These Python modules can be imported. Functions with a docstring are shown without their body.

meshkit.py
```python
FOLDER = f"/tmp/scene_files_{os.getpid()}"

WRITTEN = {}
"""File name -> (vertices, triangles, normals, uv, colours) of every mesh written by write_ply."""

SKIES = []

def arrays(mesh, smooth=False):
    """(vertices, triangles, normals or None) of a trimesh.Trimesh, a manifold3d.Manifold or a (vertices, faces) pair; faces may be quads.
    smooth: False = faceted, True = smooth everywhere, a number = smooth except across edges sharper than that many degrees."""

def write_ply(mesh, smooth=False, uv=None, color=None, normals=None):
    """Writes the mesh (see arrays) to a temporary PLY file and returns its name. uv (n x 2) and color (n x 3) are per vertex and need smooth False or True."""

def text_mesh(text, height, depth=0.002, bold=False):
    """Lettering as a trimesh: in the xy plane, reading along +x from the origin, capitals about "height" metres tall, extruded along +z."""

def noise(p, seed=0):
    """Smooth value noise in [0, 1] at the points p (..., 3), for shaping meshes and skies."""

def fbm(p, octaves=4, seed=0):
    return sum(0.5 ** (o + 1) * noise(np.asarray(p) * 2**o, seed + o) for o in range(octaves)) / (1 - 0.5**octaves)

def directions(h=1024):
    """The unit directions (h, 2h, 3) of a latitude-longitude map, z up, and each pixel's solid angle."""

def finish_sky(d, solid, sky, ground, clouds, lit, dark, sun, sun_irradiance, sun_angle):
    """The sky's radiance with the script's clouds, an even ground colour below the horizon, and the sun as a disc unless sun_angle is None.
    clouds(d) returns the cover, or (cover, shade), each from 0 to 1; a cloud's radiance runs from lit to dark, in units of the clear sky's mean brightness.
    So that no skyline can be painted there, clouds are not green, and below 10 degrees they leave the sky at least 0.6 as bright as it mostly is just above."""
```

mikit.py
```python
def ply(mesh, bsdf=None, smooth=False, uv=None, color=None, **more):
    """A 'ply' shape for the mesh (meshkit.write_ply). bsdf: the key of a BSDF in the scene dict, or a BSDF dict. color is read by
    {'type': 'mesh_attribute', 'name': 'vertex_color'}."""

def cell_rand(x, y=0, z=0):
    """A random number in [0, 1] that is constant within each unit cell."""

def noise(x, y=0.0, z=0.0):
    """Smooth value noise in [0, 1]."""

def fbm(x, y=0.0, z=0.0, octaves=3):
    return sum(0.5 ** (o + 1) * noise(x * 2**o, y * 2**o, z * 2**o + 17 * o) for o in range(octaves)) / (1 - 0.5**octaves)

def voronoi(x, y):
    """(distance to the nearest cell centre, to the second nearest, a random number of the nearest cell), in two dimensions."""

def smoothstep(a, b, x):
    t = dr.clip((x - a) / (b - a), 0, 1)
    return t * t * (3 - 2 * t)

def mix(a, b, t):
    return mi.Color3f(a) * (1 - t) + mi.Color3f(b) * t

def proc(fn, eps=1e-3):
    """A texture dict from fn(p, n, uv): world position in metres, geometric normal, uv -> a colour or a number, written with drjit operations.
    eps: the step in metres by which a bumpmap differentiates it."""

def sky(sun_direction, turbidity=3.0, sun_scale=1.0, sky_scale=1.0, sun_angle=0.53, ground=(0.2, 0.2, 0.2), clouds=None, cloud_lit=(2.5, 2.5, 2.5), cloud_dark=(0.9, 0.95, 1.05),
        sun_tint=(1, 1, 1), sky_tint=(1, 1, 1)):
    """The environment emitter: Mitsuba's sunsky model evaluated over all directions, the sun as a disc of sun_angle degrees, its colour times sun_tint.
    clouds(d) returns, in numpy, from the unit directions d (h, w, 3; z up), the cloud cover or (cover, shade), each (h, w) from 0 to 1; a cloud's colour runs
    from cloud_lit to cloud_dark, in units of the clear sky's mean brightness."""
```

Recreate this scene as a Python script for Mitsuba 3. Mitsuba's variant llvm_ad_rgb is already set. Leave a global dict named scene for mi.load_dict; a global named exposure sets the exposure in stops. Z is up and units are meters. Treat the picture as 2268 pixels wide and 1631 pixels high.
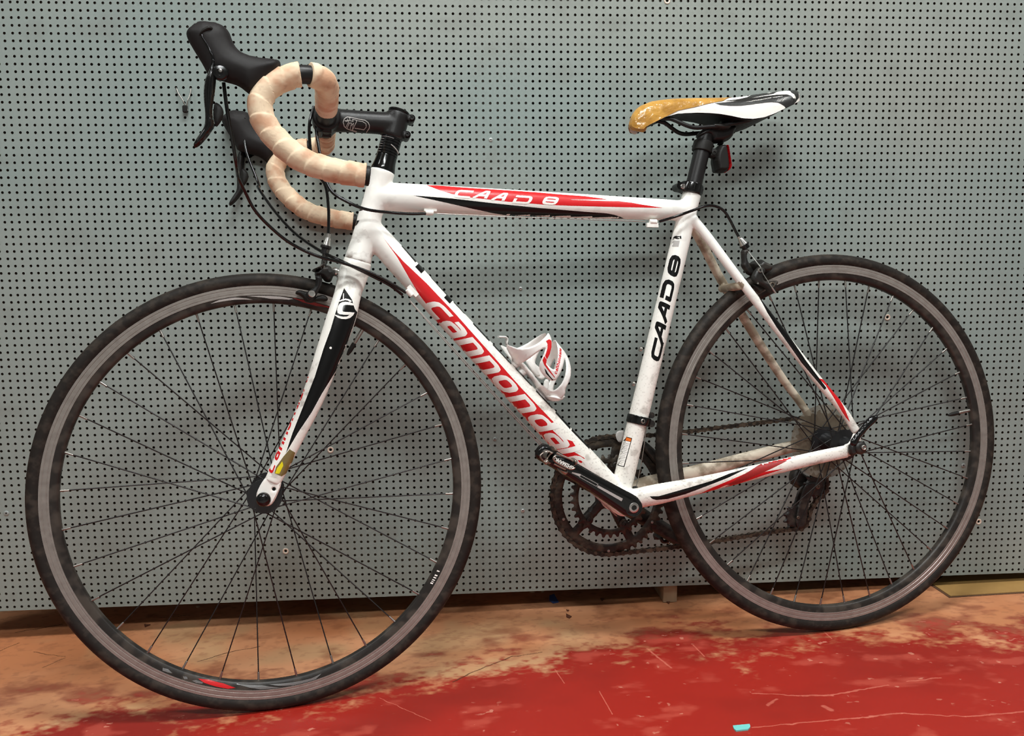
"""A white road bicycle leaning against a painted pegboard above a worn red and brown concrete floor."""
import math
import numpy as np, trimesh, mitsuba as mi, drjit as dr, mikit, meshkit
import manifold3d as m3
from scipy.spatial import Delaunay, cKDTree
from shapely.geometry import Polygon, LineString, MultiPolygon, Point, box as sbox
from shapely import affinity, union_all, contains_xy
import shapely

T = mi.ScalarTransform4f
scene, labels = {}, {}
rng = np.random.default_rng(7)

# ---------------------------------------------------------------- camera, lamps, exposure
EYE = np.array([0.739637, -1.574163, 0.669856])
VIEW = np.array([[0.9969836, -0.0706973, -0.0320255], [-0.0403995, -0.1203933, -0.9919039], [0.0662692, 0.9902057, -0.1228863]])          # rows: right, down, forward
scene['camera'] = {'type': 'perspective', 'fov_axis': 'x', 'fov': 61.6727, 'near_clip': 0.02, 'far_clip': 60.0,
                   'to_world': T().look_at(origin=EYE.tolist(), target=(EYE + VIEW[2]).tolist(), up=(-VIEW[1]).tolist())}
exposure = 0.0
LAMPS = [  # ceiling panels, the last an added fill: centre x, y, half length, half width, radiance
    (-0.95, -1.10, 0.50, 0.14, (20.0, 20.7, 20.4)),
    (0.95, -1.00, 0.50, 0.14, (44.0, 45.5, 44.8)),
    (2.75, -1.10, 0.50, 0.14, (29.0, 30.0, 29.5)),
    (0.90, -2.60, 0.60, 0.16, (46.0, 47.5, 46.8)),  # unseen panel added behind the camera as fill light
]
CEIL = 2.65

# ---------------------------------------------------------------- materials
def lin(r, g, b):
    c = np.array([r, g, b]) / 255.0
    return np.where(c <= 0.04045, c / 12.92, ((c + 0.055) / 1.055) ** 2.4).tolist()
def rgb(c): return {'type': 'rgb', 'value': [float(x) for x in c]}
def mat(name, color, rough=0.5, metal=0.0, coat=0.0, spec=0.5, sheen=0.0, bump=None, bump_scale=1.0, coat_gloss=0.9):
    d = {'type': 'principled', 'base_color': color if isinstance(color, dict) else rgb(color), 'roughness': rough, 'metallic': metal, 'specular': spec}
    if coat: d['clearcoat'] = coat; d['clearcoat_gloss'] = coat_gloss
    if sheen: d['sheen'] = sheen
    if bump is not None:
        d = {'type': 'bumpmap', 'scale': bump_scale, 'arbitrary': bump, 'bsdf': d}
    scene[name] = {'type': 'twosided', 'bsdf': d}
    return name
N, F, SS, MX = mikit.noise, mikit.fbm, mikit.smoothstep, mikit.mix
def C3(c): return mi.Color3f(*[float(x) for x in c])

def paint_fn(p, n, uv):
    g = F(p.x * 60, p.y * 60, p.z * 60, 3)
    low = SS(0.72, 0.30, p.z)                                     # road grime sits on the lower frame
    spot = SS(0.60, 0.75, g) * (0.10 + 0.30 * low)
    sp2 = SS(0.70, 0.76, N(p.x * 380, p.y * 380, p.z * 380)) * low * 0.25
    base = MX(C3((0.88, 0.86, 0.81)), C3((0.82, 0.76, 0.66)), 0.30 * low)
    return MX(base, C3((0.16, 0.11, 0.07)), dr.clip(spot + sp2, 0, 0.8))
mat('paint_white', mikit.proc(paint_fn), rough=0.32, coat=0.35)
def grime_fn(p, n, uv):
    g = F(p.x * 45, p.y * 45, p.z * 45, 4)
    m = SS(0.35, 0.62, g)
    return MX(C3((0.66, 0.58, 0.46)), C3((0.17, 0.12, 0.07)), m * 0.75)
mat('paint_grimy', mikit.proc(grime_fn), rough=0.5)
def fork_fn(p, n, uv):
    g = F(p.x * 70, p.y * 70, p.z * 70, 4)
    spot = SS(0.56, 0.74, g) * 0.45
    return MX(C3((0.87, 0.85, 0.79)), C3((0.17, 0.12, 0.09)), spot)
mat('paint_fork', mikit.proc(fork_fn), rough=0.32, coat=0.35)
def head_fn(p, n, uv):
    g = F(p.x * 70, p.y * 70, p.z * 70, 4)
    d = dr.sqrt(dr.square(p.x - 0.5953) + dr.square(p.z - 0.6760))  # grime gathers round the lower head bearing
    spot = SS(0.42, 0.70, g) * SS(0.075, 0.005, d) * 0.8 + SS(0.66, 0.74, g) * 0.10
    return MX(C3((0.88, 0.86, 0.81)), C3((0.16, 0.11, 0.08)), dr.clip(spot, 0, 0.85))
mat('paint_head', mikit.proc(head_fn), rough=0.32, coat=0.35)
mat('paint_red', lin(205, 24, 30), rough=0.33, coat=0.35)
mat('paint_dark_red', lin(150, 30, 28), rough=0.5)
mat('paint_black', (0.006, 0.006, 0.006), rough=0.22, spec=0.3)
mat('print_white', (0.87, 0.84, 0.79), rough=0.4)
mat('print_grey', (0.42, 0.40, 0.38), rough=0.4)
mat('print_orange', lin(228, 108, 32), rough=0.45)
mat('print_yellow', lin(225, 210, 20), rough=0.45)
mat('sticker_brown', lin(120, 105, 62), rough=0.25, coat=0.5)
def tape_fn(p, n, uv):
    g = F(p.x * 35, p.y * 35, p.z * 35, 4)
    h = F(p.x * 130 + 9, p.y * 130, p.z * 130, 3)
    c = MX(C3(lin(226, 202, 172)), C3(lin(205, 160, 128)), SS(0.42, 0.68, g))
    return MX(c, C3(lin(150, 112, 90)), SS(0.60, 0.82, h) * 0.25)
mat('bar_tape', mikit.proc(tape_fn), rough=0.65, sheen=0.2, bump=mikit.proc(lambda p, n, uv: F(p.x * 500, p.y * 500, p.z * 500, 2), eps=4e-4), bump_scale=0.00022)
def tread_fn(p, n, uv):
    g = F(p.x * 90, p.y * 90, p.z * 90, 3)
    return MX(C3((0.016, 0.013, 0.011)), C3((0.048, 0.037, 0.029)), SS(0.4, 0.75, g) * 0.7)
mat('tire_rubber', mikit.proc(tread_fn), rough=0.6, spec=0.2)
mat('hood_rubber', (0.013, 0.011, 0.011), rough=0.6, spec=0.25)
mat('black_metal', (0.010, 0.009, 0.009), rough=0.4, spec=0.35)
mat('matte_black', (0.012, 0.011, 0.010), rough=0.5, spec=0.25)
mat('gloss_black', (0.005, 0.005, 0.005), rough=0.13, spec=0.5)
mat('dark_lever', (0.06, 0.06, 0.062), rough=0.22, metal=0.8)
mat('lever_tip', (0.42, 0.42, 0.42), rough=0.3, metal=0.9)
def rim_fn(p, n, uv):
    g = F(p.x * 120, p.y * 120, p.z * 120, 2)
    return MX(C3((0.33, 0.30, 0.27)), C3((0.23, 0.20, 0.18)), g)
mat('brake_track', mikit.proc(rim_fn), rough=0.30, metal=0.35)
def rimb_fn(p, n, uv):
    g = F(p.x * 50, p.y * 50, p.z * 50, 3)
    return MX(C3((0.020, 0.017, 0.015)), C3((0.055, 0.045, 0.037)), SS(0.4, 0.7, g))
mat('rim_black', mikit.proc(rimb_fn), rough=0.38, spec=0.3)
mat('spoke_black', (0.018, 0.017, 0.017), rough=0.35, metal=0.3)
mat('steel', (0.62, 0.60, 0.57), rough=0.25, metal=0.95)
mat('dull_steel', (0.36, 0.34, 0.31), rough=0.38, metal=0.9)
mat('pedal_steel', (0.40, 0.34, 0.29), rough=0.30, metal=0.9)
def grease_fn(p, n, uv):
    g = F(p.x * 160, p.y * 160, p.z * 160, 3)
    return MX(C3((0.014, 0.010, 0.007)), C3((0.075, 0.052, 0.034)), SS(0.35, 0.7, g))
mat('greasy_chain', mikit.proc(grease_fn), rough=0.5, metal=0.3)
def ring_fn(p, n, uv):
    g = F(p.x * 90, p.y * 90, p.z * 90, 3)
    return MX(C3((0.016, 0.012, 0.009)), C3((0.062, 0.046, 0.031)), SS(0.4, 0.75, g))
mat('dirty_ring', mikit.proc(ring_fn), rough=0.45, metal=0.2)
mat('dirty_black', mikit.proc(lambda p, n, uv: MX(C3((0.010, 0.009, 0.008)), C3((0.04, 0.032, 0.025)), SS(0.4, 0.8, F(p.x * 80, p.y * 80, p.z * 80, 3)))), rough=0.45)
def tan_fn(p, n, uv):
    g = F(p.x * 45, p.y * 45, p.z * 45, 3)
    return MX(C3(lin(196, 146, 66)), C3(lin(168, 120, 50)), SS(0.35, 0.7, g))
mat('packing_tape', mikit.proc(tan_fn), rough=0.2, coat=0.8, bump=mikit.proc(lambda p, n, uv: F(p.x * 120, p.y * 120, p.z * 120, 3), eps=6e-4), bump_scale=0.0016)
def sad_fn(p, n, uv):
    g = F(p.x * 80, p.y * 80, p.z * 80, 4)
    return MX(C3((0.84, 0.80, 0.75)), C3((0.42, 0.32, 0.26)), SS(0.6, 0.8, g) * 0.4)
mat('saddle_white', mikit.proc(sad_fn), rough=0.45)
mat('saddle_black', (0.016, 0.015, 0.014), rough=0.35)
mat('lens_red', lin(170, 22, 26), rough=0.12, coat=0.8)
mat('cage_white', mikit.proc(lambda p, n, uv: MX(C3((0.84, 0.81, 0.78)), C3((0.45, 0.36, 0.32)), SS(0.62, 0.82, F(p.x * 90, p.y * 90, p.z * 90, 4)) * 0.35)), rough=0.32, coat=0.2)
scene['protector_plastic'] = {'type': 'blendbsdf', 'weight': 0.62, 'a': {'type': 'thindielectric'},
    'b': {'type': 'twosided', 'bsdf': {'type': 'diffuse', 'reflectance': mikit.proc(lambda p, n, uv: MX(C3((0.23, 0.19, 0.14)), C3((0.13, 0.10, 0.07)), F(p.x * 40, p.y * 40, p.z * 40, 3)))}}}
mat('cog_steel', (0.16, 0.13, 0.10), rough=0.4, metal=0.7)
mat('hub_black', (0.014, 0.014, 0.015), rough=0.3)
def board_fn(p, n, uv):
    g = F(p.x * 3.1, p.z * 3.1, 0.0, 4)
    h = F(p.x * 23, p.z * 23, 5.0, 3)
    k = F(p.x * 0.9 + 3, p.z * 1.6, 9.0, 3)
    c = MX(C3((0.235, 0.288, 0.272)), C3((0.272, 0.312, 0.290)), SS(0.3, 0.7, g))
    c = MX(c, C3((0.300, 0.300, 0.262)), SS(0.45, 0.75, k) * 0.5)
    c = MX(c, C3((0.19, 0.20, 0.18)), SS(0.55, 0.85, h) * 0.3)
    return dr.select(dr.abs(n.y) > 0.7, c, C3((0.045, 0.032, 0.020)))        # raw hardboard in the holes, darkened to paint in their shade
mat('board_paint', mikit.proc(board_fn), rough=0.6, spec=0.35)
mat('hardboard_brown', (0.10, 0.065, 0.04), rough=0.8)
mat('wall_dark', (0.05, 0.042, 0.036), rough=0.9)
mat('batten_wood', mikit.proc(lambda p, n, uv: MX(C3((0.46, 0.33, 0.21)), C3((0.26, 0.17, 0.10)), F(p.x * 55, p.y * 55, p.z * 6, 3))), rough=0.75)
mat('room_plaster', (0.26, 0.26, 0.25), rough=0.9)
mat('stud_paint', (0.42, 0.39, 0.34), rough=0.9)
mat('room_ceiling', (0.42, 0.42, 0.41), rough=0.9)
mat('grommet_plastic', (0.72, 0.62, 0.52), rough=0.4)
mat('screw_zinc', (0.60, 0.62, 0.60), rough=0.35, metal=0.7)
mat('screw_painted', (0.30, 0.33, 0.32), rough=0.45)
mat('cyan_plastic', lin(120, 205, 200), rough=0.35)
mat('blue_paper', lin(52, 70, 120), rough=0.8)
mat('plaster_crumb', lin(190, 160, 130), rough=0.9)
mat('dry_leaf', lin(92, 50, 30), rough=0.8)
mat('floor_patch', mikit.proc(lambda p, n, uv: MX(C3(lin(178, 140, 84)), C3(lin(150, 112, 62)), F(p.x * 12, p.y * 12, 0.0, 4))), rough=0.6)
mat('groove_dark', lin(92, 62, 40), rough=0.8)

SCR = [(1.1745, -0.3551, 1.2474, -0.3731, 0.0012), (1.2474, -0.3731, 1.2908, -0.3764, 0.0022), (1.2914, -0.375, 1.389, -0.3586, 0.0016), (1.4235, -0.3515, 1.4807, -0.3462, 0.0014), (1.1411, -0.4492, 1.198, -0.4466, 0.0011), (1.198, -0.4466, 1.3227, -0.4421, 0.0013), (1.3183, -0.4416, 1.3674, -0.439, 0.0016), (1.3674, -0.439, 1.451, -0.4595, 0.0013), (1.451, -0.4595, 1.5402, -0.4578, 0.0014), (1.1852, -0.3935, 1.2049, -0.3771, 0.0022), (1.2652, -0.4062, 1.2717, -0.4185, 0.0035), (1.3741, -0.1567, 1.3753, -0.1897, 0.001), (1.0508, -0.184, 1.0736, -0.2577, 0.0016), (0.944, -0.3199, 0.9513, -0.3877, 0.0008), (0.884, -0.2375, 0.8933, -0.2875, 0.0008), (0.6016, -0.2947, 0.6828, -0.3734, 0.0007), (1.132, -0.1807, 1.1387, -0.2244, 0.0012)]      # scratches on the red paint: x0, y0, x1, y1, half width (metres on the floor)
CRK = [(-0.1146, 0.0476, -0.0391, 0.0749, 0.0011), (-0.1032, -0.0311, -0.0841, -0.005, 0.001), (-0.0377, -0.0458, -0.0091, -0.0609, 0.001), (-0.0091, -0.0609, 0.0293, -0.0771, 0.0008), (0.0079, -0.1138, 0.0318, -0.0829, 0.0008), (0.1436, 0.0813, 0.2009, 0.0864, 0.0008), (0.2746, -0.1242, 0.3117, -0.1026, 0.0011), (0.3117, -0.1026, 0.3702, -0.0831, 0.0011), (0.716, -0.2585, 0.8167, -0.1819, 0.0011), (0.8167, -0.1819, 0.8693, -0.1771, 0.0009)]      # cracks in the bare concrete
def seg(x, y, a):
    x0, y0, x1, y1 = a[:4]
    dx, dy = x1 - x0, y1 - y0
    t = dr.clip(((x - x0) * dx + (y - y0) * dy) / (dx * dx + dy * dy), 0, 1)
    return dr.sqrt(dr.square(x - x0 - t * dx) + dr.square(y - y0 - t * dy))
def floor_fn(p, n, uv):
    x, y = p.x, p.y
    big = F(x * 4.2, y * 6.5, 1.0, 4)
    mid = F(x * 16, y * 26, 4.0, 4)
    fine = F(x * 75, y * 110, 7.0, 3)
    brown = MX(C3(lin(212, 150, 110)), C3(lin(190, 122, 82)), SS(0.3, 0.7, big))
    brown = MX(brown, C3(lin(190, 152, 112)), SS(0.55, 0.8, F(x * 7 + 5, y * 9, 3.0, 3)) * 0.7)
    brown = MX(brown, C3(lin(140, 84, 56)), SS(0.55, 0.82, mid) * 0.6)
    brown = MX(brown, C3(lin(150, 94, 66)), SS(0.5, 0.8, fine) * 0.35)
    red = MX(C3(lin(160, 37, 27)), C3(lin(140, 33, 24)), SS(0.35, 0.7, big))
    red = MX(red, C3(lin(190, 82, 66)), SS(0.60, 0.80, mid) * 0.55)
    red = MX(red, C3(lin(212, 140, 118)), SS(0.76, 0.84, fine) * SS(0.5, 0.65, mid) * 0.6)
    xs = [-0.3, 0.02, 0.36, 0.64, 0.95, 1.15, 1.34, 1.67, 2.2]
    ys = [-0.33, -0.30, -0.285, -0.245, -0.165, -0.165, -0.185, -0.215, -0.25]
    e = mi.Float(ys[0])
    for i in range(len(xs) - 1):
        t = dr.clip((x - xs[i]) / (xs[i + 1] - xs[i]), 0, 1)
        e = dr.select(x > xs[i], ys[i] + t * (ys[i + 1] - ys[i]), e)
    d = e - y + (mid - 0.5) * 0.17 + (big - 0.5) * 0.13 + (fine - 0.5) * 0.06
    m = SS(-0.05, 0.05, d + (fine - 0.5) * 0.05)
    stain = SS(-0.13, -0.01, d) * SS(0.42, 0.66, mid) * 0.6
    c = MX(brown, C3(lin(128, 52, 40)), dr.clip(stain, 0, 1))
    c = MX(c, red, m)
    c = MX(c, C3((0.30, 0.28, 0.26)), SS(-0.85, -1.15, y))           # unseen floor turned grey to weaken its red bounce light
    for a in SCR:
        q = seg(x, y + (fine - 0.5) * 0.006, a)
        c = MX(c, C3(lin(206, 112, 94)), SS(a[4] * 1.6, a[4] * 0.5, q) * (0.35 + 0.5 * fine))
    for a in CRK:
        q = seg(x, y + (mid - 0.5) * 0.02, a)
        c = MX(c, C3(lin(70, 40, 24)), SS(a[4] * 1.6, a[4] * 0.4, q) * 0.8)
    return c
mat('floor_paint', mikit.proc(floor_fn), rough=0.42, spec=0.4, bump=mikit.proc(lambda p, n, uv: F(p.x * 60, p.y * 60, 2.0, 3), eps=1e-3), bump_scale=0.0006)

# ---------------------------------------------------------------- mesh helpers (bicycle parts are given in millimetres: u rearward, v up, w out of the wall)
O = np.array([1.402353, -0.12175, 0.332478])
B = np.array([[0.9876939, -0.014623, 0.1557142], [0.1563994, 0.0923475, -0.9833673], [-0.0, 0.9956195, 0.0934981]])
def W(P): return O + np.asarray(P, float) / 1000.0 @ B.T
def fresh(key):
    k, i = key, 0
    while k in scene or k in labels and labels[k].get('category'):
        i += 1; k = f'{key}_{i:03d}'
    return k
def add(key, mesh, bsdf, smooth=35, label=None, normals=None, **more):
    k = fresh(key)
    if normals is not None:
        path = meshkit.write_ply(mesh, False, normals=normals)
        d = {'type': 'ply', 'filename': path, 'face_normals': False, 'bsdf': {'type': 'ref', 'id': bsdf}, **more}
    else:
        d = mikit.ply(mesh, bsdf, smooth=smooth, **more)
    scene[k] = d
    if label: labels.setdefault(k, {})['label'] = label
    return k
def bike(key, mesh, bsdf, smooth=35, label=None):
    v, f = (mesh.vertices, mesh.faces) if hasattr(mesh, 'faces') else mesh
    m = trimesh.Trimesh(W(v), np.asarray(f), process=False)
    return add('bicycle__' + key, m, bsdf, smooth, label)
def cat(*ms): return trimesh.util.concatenate([m if hasattr(m, 'faces') else trimesh.Trimesh(*m, process=False) for m in ms])
def unit(v): v = np.asarray(v, float); return v / np.linalg.norm(v)
def resample(P, step):
    P = np.asarray(P, float)
    s = np.r_[0, np.cumsum(np.linalg.norm(np.diff(P[:, :3], axis=0), axis=1))]
    n = max(2, int(round(s[-1] / step)) + 1)
    t = np.linspace(0, s[-1], n)
    return np.stack([np.interp(t, s, P[:, i]) for i in range(P.shape[1])], 1)
def curve(P, step=6.0):
    """Catmull-Rom through the points (any number of columns), resampled."""
    P = np.asarray(P, float)
    if len(P) < 3: return resample(P, step)
    d = np.maximum(np.linalg.norm(np.diff(P[:, :3], axis=0), axis=1), 1e-6) ** 0.5
    t = np.r_[0, np.cumsum(d)]
    from scipy.interpolate import PchipInterpolator, CubicSpline
    if len(P) == 3: f = PchipInterpolator(t, P)
    else:
        m = np.zeros_like(P)
        m[1:-1] = (P[2:] - P[:-2]) / (t[2:] - t[:-2])[:, None]
        m[0], m[-1] = (P[1] - P[0]) / d[0], (P[-1] - P[-2]) / d[-1]
        from scipy.interpolate import CubicHermiteSpline
        f = CubicHermiteSpline(t, P, m)
    q = f(np.linspace(0, t[-1], max(8, 12 * len(P))))
    return resample(q, step)
def tube(P, r, sides=16, caps=True, rw=None, side_axis=(0, 0, 1)):
    """Sweep along P (n x 3). r: radius (scalar or per point) in the plane across side_axis; rw: radius along side_axis (default r)."""
    P = np.asarray(P, float); n = len(P)
    r = np.broadcast_to(np.asarray(r, float), (n,)); rw = r if rw is None else np.broadcast_to(np.asarray(rw, float), (n,))
    t = np.gradient(P, axis=0); t /= np.linalg.norm(t, axis=1, keepdims=True) + 1e-12
    sa = np.asarray(side_axis, float)
    if np.abs(t @ sa).max() < 0.97:
        a = sa - (t @ sa)[:, None] * t; a /= np.linalg.norm(a, axis=1, keepdims=True)
    else:
        a = np.zeros_like(t); x = np.array([1.0, 0, 0]) if abs(t[0, 0]) < 0.9 else np.array([0, 1.0, 0])
        a[0] = unit(x - t[0] * (x @ t[0]))
        for i in range(1, n):
            b = a[i - 1] - t[i] * (a[i - 1] @ t[i]); a[i] = unit(b)
    b = np.cross(t, a)
    ang = np.arange(sides) * 2 * np.pi / sides
    V = P[:, None] + rw[:, None, None] * np.cos(ang)[None, :, None] * a[:, None] + r[:, None, None] * np.sin(ang)[None, :, None] * b[:, None]
    V = V.reshape(-1, 3)
    i, j = np.meshgrid(np.arange(n - 1), np.arange(sides), indexing='ij')
    q = np.stack([i * sides + j, i * sides + (j + 1) % sides, (i + 1) * sides + (j + 1) % sides, (i + 1) * sides + j], -1).reshape(-1, 4)
    Fc = [q[:, [0, 1, 2]], q[:, [0, 2, 3]]]
    if caps:
        V = np.vstack([V, P[:1], P[-1:]]); k = np.arange(sides); m = (n - 1) * sides
        Fc += [np.stack([(k + 1) % sides, k, np.full(sides, n * sides)], 1), np.stack([m + k, m + (k + 1) % sides, np.full(sides, n * sides + 1)], 1)]
    return trimesh.Trimesh(V, np.vstack(Fc), process=False)
def lathe(prof, p0, axis, sides=40, closed=False):
    """Profile of (along, radius) turned about the axis through p0."""
    prof = np.asarray(prof, float); ax = unit(axis); p0 = np.asarray(p0, float)
    x = np.cross(ax, [0, 1, 0] if abs(ax[1]) < 0.9 else [1, 0, 0]); x = unit(x); y = np.cross(ax, x)
    ang = np.arange(sides) * 2 * np.pi / sides
    ring = np.cos(ang)[:, None] * x + np.sin(ang)[:, None] * y
    V = (p0 + prof[:, None, :1] * ax + prof[:, None, 1:] * ring[None]).reshape(-1, 3)
    n = len(prof); m = n if closed else n - 1
    i, j = np.meshgrid(np.arange(m), np.arange(sides), indexing='ij'); i2 = (i + 1) % n
    q = np.stack([i * sides + j, i * sides + (j + 1) % sides, i2 * sides + (j + 1) % sides, i2 * sides + j], -1).reshape(-1, 4)
    return trimesh.Trimesh(V, np.vstack([q[:, [0, 1, 2]], q[:, [0, 2, 3]]]), process=False)
def rod(a, b, r, sides=12, bevel=0.0):
    a, b = np.asarray(a, float), np.asarray(b, float); L = np.linalg.norm(b - a); e = bevel
    pr = [(0, 0), (0, r - e), (e, r), (L - e, r), (L, r - e), (L, 0)] if e else [(0, 0), (0, r), (L, r), (L, 0)]
    return lathe(pr, a, b - a, sides)
def tri2d(poly, step):
    """Dense triangulation of a shapely polygon: (points, triangles, distance to the edge)."""
    poly = poly.buffer(0)
    rings = [poly.exterior] + list(poly.interiors)
    edge = []
    for R in rings:
        L = R.length; m = max(6, int(math.ceil(L / step)))
        keep = [np.array(R.coords)[:-1]]
        c = shapely.get_coordinates(shapely.segmentize(R, step))[:-1]
        edge.append(c)
    edge = np.vstack(edge)
    x0, y0, x1, y1 = poly.bounds
    gx, gy = np.meshgrid(np.arange(x0 + step / 2, x1, step), np.arange(y0 + step / 2, y1, step * 0.866))
    gx = gx + (np.arange(gx.shape[0]) % 2)[:, None] * step / 2
    g = np.stack([gx.ravel(), gy.ravel()], 1)
    if len(g):
        inner = poly.buffer(-step * 0.45)
        g = g[contains_xy(inner, g[:, 0], g[:, 1])] if not inner.is_empty else g[:0]
    pts = np.vstack([edge, g])
    d = Delaunay(pts)
    c = pts[d.simplices].mean(1)
    a = pts[d.simplices]
    area = np.abs((a[:, 1, 0] - a[:, 0, 0]) * (a[:, 2, 1] - a[:, 0, 1]) - (a[:, 2, 0] - a[:, 0, 0]) * (a[:, 1, 1] - a[:, 0, 1]))
    ok = contains_xy(poly, c[:, 0], c[:, 1]) & (area > 1e-7)
    f = d.simplices[ok]
    s = pts[f]; cr = (s[:, 1, 0] - s[:, 0, 0]) * (s[:, 2, 1] - s[:, 0, 1]) - (s[:, 2, 0] - s[:, 0, 0]) * (s[:, 1, 1] - s[:, 0, 1])
    f[cr < 0] = f[cr < 0][:, ::-1]
    bd = union_all([LineString(R.coords) for R in rings])
    dist = shapely.distance(bd, shapely.points(pts)); dist[:len(edge)] = 0
    return pts, f, dist, len(edge)
def smoothpoly(pts, r=0.0, it=2):
    P = np.asarray(pts, float)
    for _ in range(it):
        Q = np.roll(P, -1, 0); P = np.stack([0.75 * P + 0.25 * Q, 0.25 * P + 0.75 * Q], 1).reshape(-1, 2)
    g = Polygon(P).buffer(0)
    return g if g.geom_type == 'Polygon' else max(g.geoms, key=lambda x: x.area)
def puff(poly, half, bevel, w0=0.0, step=3.0, it=2, wfun=None):
    """A plate with rounded edges: the outline in (u, v), +-half thick about w0 (or about wfun(u, v))."""
    g = poly if hasattr(poly, 'area') else smoothpoly(poly, it=it)
    p, f, d, ne = tri2d(g, step)
    x = np.clip(d / bevel, 0, 1)
    h = half * np.sqrt(np.clip(1 - (1 - x) ** 2, 0, 1)) + 0.02 * half
    c = w0 if wfun is None else wfun(p[:, 0], p[:, 1])
    n = len(p)
    V = np.vstack([np.c_[p, c + h], np.c_[p, c - h]])
    # join along the outline
    from collections import Counter
    e = np.vstack([f[:, [0, 1]], f[:, [1, 2]], f[:, [2, 0]]]); cnt = Counter(map(tuple, np.sort(e, 1).tolist()))
    be = np.array([x for x in e.tolist() if cnt[tuple(sorted(x))] == 1])
    side = np.vstack([np.c_[be[:, 0], be[:, 0] + n, be[:, 1]], np.c_[be[:, 1], be[:, 0] + n, be[:, 1] + n]])
    return trimesh.Trimesh(V, np.vstack([f, f[:, ::-1] + n, side]), process=False)
def plate(poly, w0, w1, it=0, step=1e9):
    g = poly if hasattr(poly, 'area') else smoothpoly(poly, it=it)
    ms = []
    for q in getattr(g, 'geoms', [g]):
        m = trimesh.creation.extrude_polygon(q, abs(w1 - w0), engine='earcut'); m.apply_translation([0, 0, min(w0, w1)]); ms.append(m)
    return cat(*ms)
def mirror(m):
    return trimesh.Trimesh(np.asarray(m.vertices) * [1, 1, -1], np.asarray(m.faces)[:, ::-1], process=False)
def boxm(c, h, rot=None):
    m = trimesh.creation.box(extents=2 * np.asarray(h, float))
    if rot is not None: m.apply_transform(rot)
    m.apply_translation(c); return m
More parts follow.
